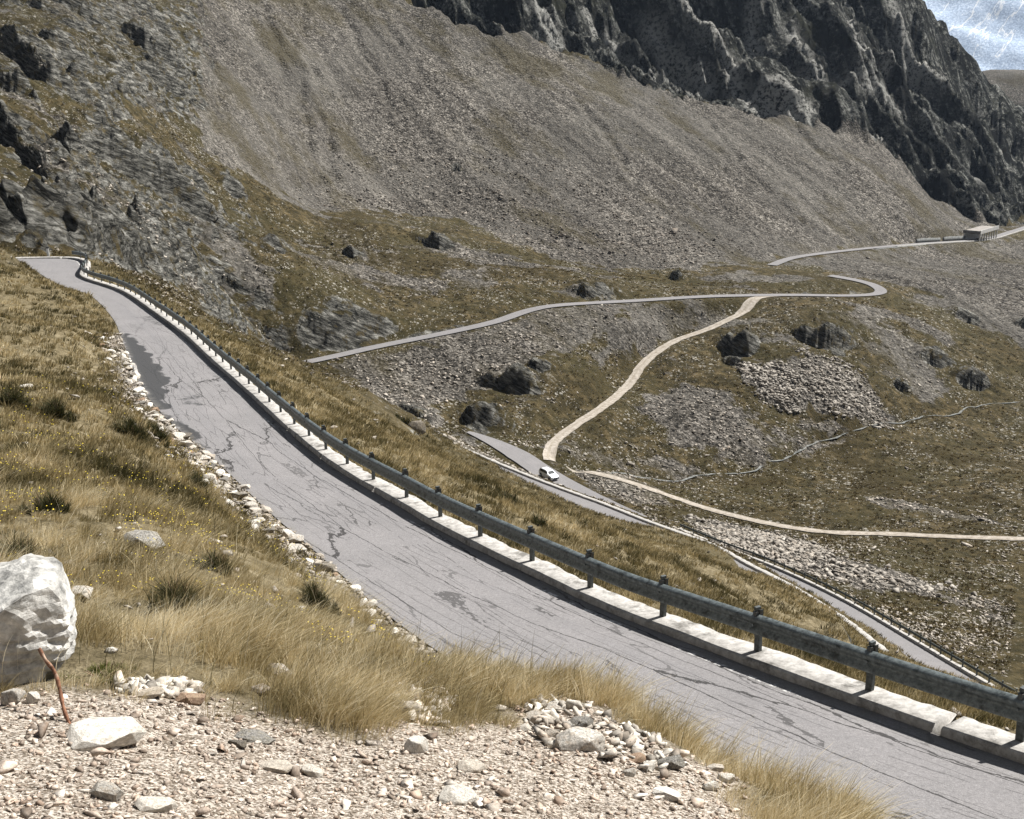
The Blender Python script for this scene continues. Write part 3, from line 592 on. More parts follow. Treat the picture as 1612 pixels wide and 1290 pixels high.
# ------------------------------------------------------------------ terrain mesh (plan-polar grid, finer near by)
import os
QL = float(os.environ.get('QL', '1'))
thd = np.linspace(-25.5, 25.5, int(980*QL)); thw = np.linspace(0, 1, int(46*QL))[1:]
tth = np.r_[-(25.5+52*thw[::-1]**1.6), thd, 25.5+52*thw**1.6]; tth = np.radians(tth)
lr = np.exp(np.r_[np.linspace(math.log(1.6), math.log(4.5), int(40*QL))[:-1], np.linspace(math.log(4.5), math.log(135), int(900*QL))[:-1], np.linspace(math.log(135), math.log(700), int(720*QL))[:-1], np.linspace(math.log(700), math.log(1300), int(70*QL))])
TT, RR = np.meshgrid(tth, lr); gx = (RR*np.sin(TT)).ravel(); gy = (RR*np.cos(TT)).ravel()
gz, sc, ro, cf, dk = H(gx, gy, True)
gravel = poly_mask(gx, gy, GRAVEL, .25, .12, .6, 90)*(np.hypot(gx, gy) < 20)
nearA = 1-sst(55, 130, np.hypot(gx, gy)+0*gx)
nr_, nc_ = RR.shape; idx = np.arange(nr_*nc_).reshape(nr_, nc_)
Fq = np.stack([idx[:-1,:-1], idx[:-1,1:], idx[1:,1:], idx[1:,:-1]], -1).reshape(-1, 4)[:, ::-1]
fc = cf[Fq].mean(1) > .5
def submesh(mask, name, m_, attrs):
    f = Fq[mask]; u, inv = np.unique(f, return_inverse=True)
    return np_mesh(name, np.stack([gx, gy, gz], 1)[u], inv.reshape(-1, 4), m_, {k: a[u] for k, a in attrs.items()}, True)
cov = np.stack([sc, ro, dk], 1)
coul = np.zeros(len(gx))
# debris fans where couloirs reach the scree
for i, pl in enumerate([zone([(1165,140),(1200,150),(1290,180),(1270,192),(1200,172)], 350), zone([(1330,178),(1350,186),(1400,190),(1375,216)], 350), zone([(835,20),(850,20),(890,62),(870,66)], 350), zone([(925,40),(1020,110),(1110,150),(1090,150)], 350)]):
    coul = np.maximum(coul, poly_mask(gx, gy, pl, 2, 2, 6, 100+i))
for i, pp in enumerate(([(1075,20),(1130,80),(1165,140),(1215,180)], [(830,-20),(850,25),(885,62)], [(1290,100),(1330,170),(1372,214)], [(1180,0),(1210,60),(1290,110)], [(1400,0),(1440,80),(1500,150)], [(930,0),(990,60),(1060,130)], [(1250,40),(1300,90),(1380,130),(1440,200)], [(1020,0),(1060,50),(1120,110)], [(1450,180),(1500,250),(1540,310)], [(1330,0),(1350,60),(1400,110)])):
    q_ = resample(ground_at(pp, 350), 4.); q_[:,0] += 4*fbm(np.arange(len(q_))/4., np.zeros(len(q_)), 3, 60+i); d_ = near_line(gx, gy, q_, 14)[0]; coul = np.maximum(coul, np.where(d_ < 14, 1.1*np.exp(-(d_/(4.2+2.5*fbm(gx/8, gy/8, 2, 5)))**2), 0))
og = submesh(~fc, 'ground', MG, {'cover': cov, 'gravel': gravel, 'near': nearA}); tag(og, 'alpine hillside of dry grass, scree and ledges around the valley', 'hillside', kind='structure')
oc = submesh(fc, 'cliff', MC, {'couloir': coul}); tag(oc, 'dark craggy rock face above the scree slope', 'cliff', kind='structure')
# ------------------------------------------------------------------ asphalt ribbons
def loft(L, Rr, name, nacross, dz, step_s, extra=None, m_=MA):
    n_ = len(L); t = np.linspace(0, 1, nacross)
    V = L[:,None]*(1-t)[None,:,None] + Rr[:,None]*t[None,:,None]; V[...,2] += dz
    s = np.r_[0, np.cumsum(np.hypot(*np.diff((L+Rr)[:, :2]*.5, axis=0).T))]
    wd = np.linalg.norm((L-Rr)[:, :2], axis=1)
    st = np.stack([np.repeat(s[:,None], nacross, 1), wd[:,None]*t[None], np.zeros((n_, nacross))], -1).reshape(-1, 3)
    id_ = np.arange(n_*nacross).reshape(n_, nacross)
    f = np.stack([id_[:-1,:-1], id_[1:,:-1], id_[1:,1:], id_[:-1,1:]], -1).reshape(-1, 4)
    return V.reshape(-1, 3), f, st
NR = 700
def even(pl, n_):
    d = np.r_[0, np.cumsum(np.linalg.norm(np.diff(pl[:, :2], axis=0), axis=1))]; s = np.linspace(0, d[-1], n_)
    return np.stack([np.interp(s, d, pl[:,k]) for k in range(3)], 1)
# pair the edges by arclength fraction between key stations
OUTe = OUT; kk = _k
INNp = smooth(INN[kk], 25)
V, f, st = loft(OUTe, INNp, 'road', 60, .0, 1)
Zc = V[:,1]*cp - V[:,2]*sp; V[:,2] = zr(Zc) + .0 + .012*fbm(V[:,0]/1.5, V[:,1]/1.5, 3, 3)
fr = np.tile(np.linspace(0, 1, 60), len(OUTe))
PATCH = [[on_road(*p) for p in pp] for pp in ([(188,520),(225,545),(262,600),(262,640),(240,655),(215,610)], [(245,650),(275,655),(318,700),(330,715),(290,690)], [(210,500),(280,490),(300,520),(260,520)], [(300,560),(360,590),(380,620),(330,600)], [(270,625),(330,615),(330,640),(280,640)])]
pt = np.zeros(len(V))
for i, pp in enumerate(PATCH): pt = np.maximum(pt, (1, 1, .45, .4, .45)[i]*poly_mask(V[:,0], V[:,1], np.array(pp), .35, .3, 1.5, i+5))
edge = np.maximum(np.clip(1-fr*W0/.55, 0, 1), np.clip(1-(1-fr)*W0/.35, 0, 1)*.8)
wline = ((fr*W0 > .30) & (fr*W0 < .40)).astype(float)*(fbm(V[:,0]/3, V[:,1]/3, 2, 8) > .0)
rd = np_mesh('road', V, f, MA, {'st': st, 'patch': pt, 'edge': edge, 'wline': wline, 'cracky': np.clip(1.2-sst(35, 75, Zc), 0, 1)}, True)
tag(rd, 'cracked grey asphalt road with a guardrail sweeping down to the far bend', 'road', kind='structure')
def ribbon(pl, hw, name, m_, dz=.03, na=9, taper=False):
    nn = nrm(pl); L = pl.copy(); Q = pl.copy(); ii_ = np.arange(len(pl)); rg = (.35 if name != 'road' else .12); tp = np.minimum(1, (len(pl)-ii_)/14.)**.6 if taper else 1.; w1_ = (hw+rg*fbm(ii_/2.7, ii_*0., 3, 3))*tp; w2_ = (hw+rg*fbm(ii_/2.7, ii_*0.+9, 3, 4))*tp; L[:, :2] += nn*w1_[:,None]; Q[:, :2] -= nn*w2_[:,None]
    V, f, st = loft(L, Q, name, na, dz, 1)
    f = f[:, ::-1]
    z0 = np.zeros(len(V))
    o = np_mesh(name, V, f, m_, {'st': st, 'patch': z0+.12*0, 'edge': z0, 'wline': z0, 'cracky': z0}, True)
    me = o.data; me.update()
    return o
def fixn(o):
    if o.data.polygons[5].normal.z < 0: o.data.flip_normals()
fixn(rd)
lab = {'A': 'narrow asphalt road just below the grassy brow', 'B': 'asphalt valley road carrying the white car', 'M': 'pale road crossing the middle slope to a hairpin', 'G': 'thin road running to the avalanche gallery'}
for k in 'ABMG':
    o = ribbon(ROADS[k][0], ROADS[k][1], 'road', MA, .10, taper=(k == 'B')); fixn(o); tag(o, lab[k], 'road', kind='structure')
MT, nt, b = mat('dirt_track'); g = N(nt); p = g.pos(); st_ = g.attr('st', True); sp_ = g.new('SeparateColor'); nt.links.new(st_, sp_.inputs[0])
tn_ = g.noise(p, 1.3, 7, .7); rut = g.m('ABSOLUTE', g.m('SUBTRACT', g.m('FRACT', g.m('MULTIPLY', sp_.outputs[1], .74)), .5))
c_ = g.ramp(tn_, (.35, (.24,.205,.165)), (.65, (.44,.395,.34))); c_ = g.mix(g.m('MULTIPLY', g.mapr(g.m('ADD', rut, g.m('MULTIPLY', tn_, .3)), .42, .55), .30), c_, (.18,.15,.10)); nt.links.new(c_, b.inputs['Base Color']); nt.links.new(g.bump(tn_, .8, .1), b.inputs['Normal'])
for k in ('t1', 't2'):
    o = ribbon(ROADS[k][0], ROADS[k][1], 'track', MT, .12); fixn(o)
    vv = np.empty(len(o.data.vertices)*3, np.float32); o.data.vertices.foreach_get('co', vv); vv = vv.reshape(-1, 3); vv[:,2] = H(vv[:,0], vv[:,1]) + .13; o.data.vertices.foreach_set('co', vv.ravel()); o.data.update()
    tag(o, 'pale gravel track climbing from the junction to the long road' if k == 't1' else 'pale gravel track running right across the valley meadow', 'track', kind='structure')
# stream
MW = m_simple('stream_water', (.04,.045,.04), (.30,.30,.28), 1.6, rough=.35, bumpd=.05, spec=.5)
s_ = STREAM.copy(); s_[:,2] = H(s_[:,0], s_[:,1]); s_[:,2] = smooth(s_, 4)[:,2]
o = ribbon(s_, .28, 'stream', MW, .12, 4); fixn(o); tag(o, 'thin stony stream winding through the valley floor', 'stream', kind='structure')
# ------------------------------------------------------------------ kerbs and guardrails
M_CONC = m_simple('weathered_concrete', (.26,.245,.225), (.50,.475,.44), 7, bumpd=.02, c3=(.15,.14,.125))
M_STEEL = m_simple('galvanised_steel', (.06,.072,.072), (.19,.215,.215), 14, rough=.42, metal=.15, bumpd=.002, spec=.5, c3=(.035,.04,.038))
M_POST = m_simple('rusty_galvanised_post', (.05,.055,.052), (.13,.14,.14), 12, rough=.6, metal=.2, bumpd=.003, c3=(.10,.06,.035))
def frame(pl):
    t = np.gradient(pl[:, :2], axis=0); t /= np.linalg.norm(t, axis=1)[:,None]+1e-9; return t, np.stack([t[:,1], -t[:,0]], 1)
def kerb(pl, sgn, w, h, m_, dz=0., jit=.05, seed=0, gap=None, name='concrete_kerb'):
    """a concrete strip; sgn picks the side it grows to"""
    t, nn = frame(pl); nn = nn*sgn; n_ = len(pl); s = np.r_[0, np.cumsum(np.hypot(*np.diff(pl[:, :2], axis=0).T))]
    wo = w + jit*1.6*fbm(s/1.3, s*0+seed, 3, 3) + jit*fbm(s/.3, s*0+seed, 2, 5); wi = jit*.7*fbm(s/.8, s*0+seed, 3, 7)
    hh = h + jit*.25*fbm(s/2., s*0+seed, 2, 9) + dz
    V = []
    for off, z in ((wi-.015, dz-.25), (wi, hh-.025+0*s), (wi+.03, hh), (wi*.5+wo*.5, hh+.006*fbm(s/.5, s*0, 2, 12)), (wo-.03, hh), (wo, hh-.03), (wo+.03, dz-.7)):
        V.append(np.c_[pl[:,0]+nn[:,0]*off, pl[:,1]+nn[:,1]*off, pl[:,2]+z])
    V = np.stack(V, 1); k = V.shape[1]; id_ = np.arange(n_*k).reshape(n_, k)
    keep = np.ones(n_-1, bool)
    if gap: keep = (s[:-1] % gap) > .06
    f = np.stack([id_[:-1,:-1], id_[1:,:-1], id_[1:,1:], id_[:-1,1:]], -1)[keep].reshape(-1, 4)
    caps = []
    for i in range(n_-1):
        if keep[i] and (i == 0 or not keep[i-1]): caps += [[id_[i,0], id_[i,1], id_[i,2], id_[i,3]], [id_[i,0], id_[i,3], id_[i,4], id_[i,5]]]
        if keep[i] and (i == n_-2 or not keep[i+1]): caps += [[id_[i+1,0], id_[i+1,3], id_[i+1,2], id_[i+1,1]], [id_[i+1,0], id_[i+1,5], id_[i+1,4], id_[i+1,3]]]
    f = np.vstack([f, np.array(caps)]) if caps else f
    o = np_mesh(name, V.reshape(-1, 3), f, m_)
    bm = bmesh.new(); bm.from_mesh(o.data); bmesh.ops.recalc_face_normals(bm, faces=bm.faces); bm.to_mesh(o.data); bm.free()
    return o
FINE = resample(OUT, .12); sK = np.r_[0, np.cumsum(np.hypot(*np.diff(FINE[:, :2], axis=0).T))]
KS = 1 if OS > 0 else -1
_t, _nn = frame(FINE); _test = FINE[400, :2] + _nn[400]
if (side(OUT, _test[0], _test[1])*OS) < 0: _sg = -1
else: _sg = 1
kb = kerb(FINE, _sg, .50, .11, M_CONC, jit=.06, gap=4.3); tag(kb, 'broken pale concrete kerb strip carrying the guardrail along the outer road edge', 'kerb')
def beam(pl, sgn, name, hz, parent, prof, m_, sag=.015):
    t, nn = frame(pl); nn = nn*sgn; s = np.r_[0, np.cumsum(np.hypot(*np.diff(pl[:, :2], axis=0).T))]
    dzs = sag*fbm(s/5., s*0+3, 2, 21); dn = sag*fbm(s/4., s*0+8, 2, 22)
    V = np.stack([np.c_[pl[:,0]+nn[:,0]*(d+dn), pl[:,1]+nn[:,1]*(d+dn), pl[:,2]+hz+h+dzs] for d, h in prof], 1)
    k = V.shape[1]; id_ = np.arange(V.shape[0]*k).reshape(-1, k)
    f = np.stack([id_[:-1], id_[1:], np.roll(id_[1:], -1, 1), np.roll(id_[:-1], -1, 1)], -1).reshape(-1, 4)
    o = np_mesh(name, V.reshape(-1, 3)-np.array(parent.location), f, m_, parent=parent)
    bm = bmesh.new(); bm.from_mesh(o.data); bmesh.ops.recalc_face_normals(bm, faces=bm.faces); bm.to_mesh(o.data); bm.free(); return o
WP = [(0,-.16),(-.085,-.12),(-.09,-.07),(-.03,-.025),(-.03,.025),(-.09,.07),(-.09,.122),(0,.16)]
WP = WP + [(d+.006, h) for d, h in reversed(WP)]
def post_mesh():
    bm = bmesh.new()
    bx(bm, (0, 0, .32), (.006, .10, .76)); bx(bm, (.03, .048, .32), (.055, .006, .758)); bx(bm, (.03, -.048, .32), (.055, .006, .757))
    bx(bm, (-.035, 0, .60), (.065, .06, .14)); bx(bm, (.045, 0, -.015), (.14, .16, .02)); bx(bm, (-.01, .0, .715), (.09, .05, .045))
    return bm
rail = empty('guardrail', tuple(FINE[200])); tag(rail, 'long galvanised steel guardrail on short posts beside the near road', 'guardrail')
RL = FINE.copy(); RL[:, :2] += _nn*_sg*.26; RLs = RL[::3]
_z = RLs[:,1]*cp-RLs[:,2]*sp; _u = RLs[:,0]/_z*F+CU; endi = int(np.nonzero((_u < 113) & (_z > 90))[0][0])
beam(RLs[:endi], _sg, 'beam', .11+.43, rail, WP, M_STEEL)
post0 = bm_obj('post', post_mesh(), M_POST, rail); bolt0 = None
b0 = bmesh.new(); bmesh.ops.create_cone(b0, cap_ends=True, segments=8, radius1=.02, radius2=.016, depth=.03, matrix=Matrix.Translation((-.085, 0, .47)) @ Matrix.Rotation(R(90), 4, 'Y')); 
bolt0 = bm_obj('bolt', b0, M_STEEL, post0)
# station of the post nearest the right border
sR = np.r_[0, np.cumsum(np.hypot(*np.diff(RL[:, :2], axis=0).T))]
pr_ = PZ(1600, 14.2, zr(14.2)+.15); i0 = int(np.argmin(np.hypot(RL[:,0]-pr_[0], RL[:,1]-pr_[1]))); st0 = sR[i0] % 2.08
first = True; nposts = 0
for s_ in np.arange(st0, sR[min(endi*3, len(sR)-1)]-.2, 2.08):
    i = int(np.searchsorted(sR, s_)); 
    if sR[-1]-2 < s_: break
    t_, n_ = _t[i], _nn[i]*_sg
    if first: o = post0
    else:
        o = post0.copy(); C.objects.link(o); o.parent = rail
        b2 = bolt0.copy(); C.objects.link(b2); b2.parent = o
    first = False; nposts += 1
    j1, j2 = random.uniform(-.02, .02), random.uniform(-.025, .025)
    M_ = Matrix(((n_[0], t_[0], 0), (n_[1], t_[1], 0), (0, 0, 1))).to_4x4()
    o.matrix_local = Matrix.Translation(Vector(RL[i])+Vector((n_[0]*.03, n_[1]*.03, .085))-rail.location) @ M_ @ Matrix.Rotation(j1, 4, 'X') @ Matrix.Rotation(j2, 4, 'Y')
# lower roads: kerbs and the slim rail
def edge_of(k, sgn_right, off=0.):
    pl = ROADS[k][0]; nn = nrm(pl); q = pl.copy()
    sg = 1 if (nn[len(nn)//2][0] > 0) == sgn_right else -1
    q[:, :2] += nn*sg*(ROADS[k][1]+off); return q, sg
eB, _ = edge_of('B', True); mB = (eB[:,1] < 172)
qB = resample(eB[mB], .5); tB, nB = frame(qB); sgB = 1 if nB[len(nB)//2][0] > 0 else -1
tag(kerb(qB, sgB, .55, .25, M_CONC, .05, .06, 4), 'white kerb line under the thin rail on the lower valley road', 'kerb')
rb = empty('guardrail', tuple(qB[10])); tag(rb, 'thin dark guardrail on the valley side of the lower road at right', 'guardrail')
rq = qB.copy(); rq[:, :2] += nB*sgB*.4
M_DK = m_simple('dark_weathered_rail', (.05,.055,.05), (.12,.13,.12), 6, rough=.7, metal=.3, bumpd=0)
beam(rq, sgB, 'beam', .25+.62, rb, [(d, h*.9) for d, h in WP], M_DK)
bmp = bmesh.new(); bx(bmp, (0, 0, .35), (.12, .12, 1.2)); pb0 = bm_obj('post', bmp, M_DK, rb)
sB = np.r_[0, np.cumsum(np.hypot(*np.diff(rq[:, :2], axis=0).T))]; first = True
for s_ in np.arange(.5, sB[-1], 2.6):
    i = min(int(np.searchsorted(sB, s_)), len(rq)-1); o = pb0 if first else pb0.copy()
    if not first: C.objects.link(o); o.parent = rb
    first = False; o.location = Vector(rq[i])+Vector((0, 0, .25))-rb.location
eA, _ = edge_of('A', True); qA = resample(eA, .5); tA, nA = frame(qA); sgA = 1 if nA[len(nA)//2][0] > 0 else -1
tag(kerb(qA, sgA, .6, .3, M_CONC, .05, .10, 6), 'pale crumbling kerb line showing just over the grassy brow', 'kerb')
eM, _ = edge_of('M', True)
# retaining edge of the long road: small roadside stones
# ------------------------------------------------------------------ rocks
def hull(npts, sc3, seed, bev=0.):
    rr = random.Random(seed); bm = bmesh.new()
    for _ in range(npts):
        v = Vector((rr.gauss(0, 1), rr.gauss(0, 1), rr.gauss(0, 1))); v.normalize(); v *= rr.uniform(.78, 1)
        m_ = max(abs(v.x), abs(v.y), abs(v.z)); v = v.lerp(v/m_*.86, .5); bm.verts.new((v.x*sc3[0], v.y*sc3[1], v.z*sc3[2]))
    r_ = bmesh.ops.convex_hull(bm, input=bm.verts[:]); 
    bmesh.ops.delete(bm, geom=[g_ for g_ in r_['geom_interior'] if isinstance(g_, bmesh.types.BMVert)], context='VERTS')
    bmesh.ops.dissolve_limit(bm, angle_limit=R(12), verts=bm.verts[:], edges=bm.edges[:])
    if bev: bmesh.ops.bevel(bm, geom=bm.edges[:], offset=bev, segments=2, affect='EDGES', profile=.6, clamp_overlap=True)
    bmesh.ops.triangulate(bm, faces=bm.faces[:]); bmesh.ops.recalc_face_normals(bm, faces=bm.faces[:]); return bm
LOW = []
for i in range(20):
    b_ = hull(7+i % 4, (1, random.Random(i).uniform(.5, .9), random.Random(i+9).uniform(.25, .55)), 100+i)
    LOW.append((np.array([v.co[:] for v in b_.verts]), np.array([[v.index for v in f.verts] for f in b_.faces]))); b_.free()
def rock_cloud(name, pos, size, m_, tilt=.35, tint=None, flat=1.):
    VV, FF, TT_ = [], [], []; off = 0; n_ = len(pos); which = rng.integers(0, len(LOW), n_); tint = rng.random(n_) if tint is None else tint
    for k, (v, f) in enumerate(LOW):
        ii = np.nonzero(which == k)[0]
        if not len(ii): continue
        a = rng.random(len(ii))*2*np.pi; b_ = rng.normal(0, tilt, len(ii)); sx = size[ii]*rng.uniform(.7, 1.25, len(ii))
        x = v[None,:,0]*sx[:,None]; y = v[None,:,1]*size[ii][:,None]; z = v[None,:,2]*(size[ii]*flat*rng.uniform(.7, 1.2, len(ii)))[:,None]
        x, z = x*np.cos(b_)[:,None]-z*np.sin(b_)[:,None], x*np.sin(b_)[:,None]+z*np.cos(b_)[:,None]
        x, y = x*np.cos(a)[:,None]-y*np.sin(a)[:,None], x*np.sin(a)[:,None]+y*np.cos(a)[:,None]
        V_ = np.stack([x+pos[ii,0,None], y+pos[ii,1,None], z+pos[ii,2,None]], -1).reshape(-1, 3)
        F_ = (f[None]+(np.arange(len(ii))*len(v))[:,None,None]).reshape(-1, 3)+off
        VV.append(V_); FF.append(F_); TT_.append(np.repeat(tint[ii], len(v))); off += len(V_)
    return np_mesh(name, np.vstack(VV), np.vstack(FF), m_, {'tint': np.concatenate(TT_)})
M_SCR = m_stone('scree_stone', (.12,.11,.098), (.36,.335,.30), 1.5, (.32,.24,.16), .2, .05, False)
M_PEB = m_stone('gravel_stone', (.27,.215,.175), (.60,.535,.47), 20, (.34,.23,.16), .5, .006, False)
M_STN = m_stone('pale_gneiss', (.20,.19,.17), (.72,.68,.62), 9, (.45,.32,.20), .35, .02)
M_GRY = m_stone('grey_lichen_rock', (.06,.06,.055), (.42,.40,.37), 10, (.30,.26,.16), .3, .02)
M_BRN = m_stone('rusty_stone', (.16,.105,.075), (.40,.29,.21), 8, (.45,.36,.25), .4, .015)
M_WHT = m_stone('white_quartz_stone', (.42,.40,.36), (.85,.82,.76), 7, (.5,.38,.25), .2, .015)
def cand(n_, r0, r1, a0=-24.5, a1=24.5):
    th = np.radians(rng.uniform(a0, a1, n_)); r = np.exp(rng.uniform(math.log(r0), math.log(r1), n_)); return r*np.sin(th), r*np.cos(th), r
FOOT = zone([(490,255),(620,225),(760,232),(900,262),(1050,320),(1180,390),(1090,430),(850,400),(600,335),(480,320)], 250)
x, y, r = cand(int(230000), 120, 620); z, sc, ro, cf, dk = H(x, y, True)
droad = np.full(len(x), 99.)
for k in ROADS:
    d, _, _ = near_line(x, y, ROADS[k][0][::4], 6); droad = np.minimum(droad, np.where(d > 1e8, 99, d-ROADS[k][1]))
patchy = sst(-.1, .35, fbm(x/13, y/13, 4, 61))
pd = (.10+.50*patchy)*(1-ro)*(1-cf)*(1-dk) + .60*sc*(1-.6*sst(350, 420, r)*sst(.0, .4, fbm(x/40, y/40, 3, 63)))
ok = (rng.random(len(x)) < pd) & (droad > .6) & (cf < .3); x, y, z, r, sc = x[ok], y[ok], z[ok], r[ok], sc[ok]
size = (.10+.34*rng.random(len(x))**4.0)*(.8+.5*sc)*(1+.6*(r < 330))*(.75+.5*fbm(x/20, y/20, 3, 66))*(1+.9*poly_mask(x, y, FOOT, 8, 4, 12, 99)); big = rng.random(len(x)) < .006; size = np.where(big, size*2.3, size); tnt = np.clip(.42+.40*(r < 335)+.7*fbm(x/30, y/30, 4, 67)+rng.normal(0, .22, len(x)), 0, 1)
o = rock_cloud('scree_stones', np.c_[x, y, z+size*.1], size, M_SCR, tint=tnt); tag(o, 'countless loose stones strewn over the scree and meadows', 'stones', kind='stuff'); print('scree', len(x))
# blocks in the bright boulder fields
fld = [SCREE[5][0], SCREE[6][0], SCREE[8][0]]
xs, ys = [], []
for pl in fld:
    a, b_ = pl.min(0), pl.max(0); X = rng.uniform(a[0], b_[0], 5000); Y = rng.uniform(a[1], b_[1], 5000); k = poly_mask(X, Y, pl, 3, 2.5, 5, 9) > rng.random(5000); xs.append(X[k]); ys.append(Y[k])
x, y = np.concatenate(xs), np.concatenate(ys); z = H(x, y); size = .15+.85*rng.random(len(x))**5
o = rock_cloud('boulder_field', np.c_[x, y, z+size*.12], size, m_stone('field_block', (.12,.112,.10), (.38,.36,.33), 1.5, (.27,.23,.18), .15, .05, False), tint=.45+.5*rng.random(len(x))); tag(o, 'bright angular blocks filling the boulder fields on the valley slopes', 'boulders', kind='stuff')
# gravel near the camera
x, y, r = cand(120000, 2.8, 17, -29, 27); gm = poly_mask(x, y, GRAVEL, .3, .12, .6, 90); ok = rng.random(len(x)) < gm*.7; x, y, r = x[ok], y[ok], r[ok]; z = H(x, y)
size = (.004+.030*rng.random(len(x))**6)*(r/6)**.6; size[rng.random(len(x)) < .03] *= 2.2
o = rock_cloud('gravel', np.c_[x, y, z+size*.2], size, M_PEB, .4); tag(o, 'brown and white gravel covering the bare bank in the foreground', 'gravel', kind='stuff')
x, y, r = cand(2600, 3.0, 15, -29, 27); gm = poly_mask(x, y, GRAVEL, .3, .12, .6, 90); ok = rng.random(len(x)) < gm*.5; x, y, r = x[ok], y[ok], r[ok]; size = .018+.045*rng.random(len(x))**2
hp1 = ground_at([(820,1120),(900,1112),(960,1150),(1080,1200),(1060,1240),(960,1210),(850,1180)], 4); hp2 = ground_at([(610,1082),(660,1085),(720,1110),(700,1140),(640,1130)], 4); hp3 = ground_at([(180,1070),(320,1085),(340,1110),(200,1105)], 4); hx, hy = [], []
for pl in (hp1, hp2, hp3):
    a_, b_ = pl.min(0), pl.max(0); X = rng.uniform(a_[0], b_[0], 420); Y = rng.uniform(a_[1], b_[1], 420); kk_ = poly_mask(X, Y, pl, .1, .08, .5, 9) > .5; hx.append(X[kk_]); hy.append(Y[kk_])
hx, hy = np.concatenate(hx), np.concatenate(hy); hs = .02+.06*rng.random(len(hx))**2; o = rock_cloud('rubble', np.c_[hx, hy, H(hx, hy)+hs*.4], hs, m_stone('heap_stone', (.20,.19,.17), (.76,.73,.67), 12, (.40,.29,.2), .4, .006, False), .5); tag(o, 'small broken stones heaped at the edge of the foreground gravel', 'rubble', kind='stuff')
o = rock_cloud('shards', np.c_[x, y, H(x, y)+size*.12], size, m_stone('shard', (.22,.20,.175), (.80,.76,.70), 14, (.42,.30,.21), .4, .006, False), .25, flat=.4); tag(o, 'flat angular shards of pale rock strewn over the foreground gravel', 'shards', kind='stuff')
# rock chips on the edge of the near road and its bank
HI = [bm_obj('stone', hull(18+(i % 4)*4, (1, random.Random(i*3).uniform(.6, .85), random.Random(i*5).uniform(.4, .6)), 300+i, .06), None) for i in range(12)]
for h_ in HI: C.objects.unlink(h_)
def stone(px, Z, wpx, hpx, m_, label=None, group=None, rot=None, name='stone', cat='stone', v=None, sunk=.25):
    """a single stone seen at photo point px"""
    src = HI[(v if v is not None else random.randrange(12))]
    o = src.copy(); o.data = src.data if False else src.data.copy(); o.data.materials.append(m_); o.name = name; C.objects.link(o)
    w = wpx/F*Z/2; hh = hpx/F*Z/2
    o.scale = (w*1.08, w*random.uniform(.8, 1.1), max(hh*1.6, w*.2))
    p = P(px[0], px[1], Z); zz = H([p[0]], [p[1]])[0]; o.location = (p[0], p[1], zz + o.scale[2]*.35*(1-sunk))
    o.rotation_euler = (random.uniform(-.2, .2), random.uniform(-.2, .2), rot if rot is not None else random.uniform(-.6, .6))
    tag(o, label, cat, group); return o
def Zat(u, v, zmin=4.2): g_ = ground_at([(u, v)], zmin)[0]; return g_[1]*cp - g_[2]*sp
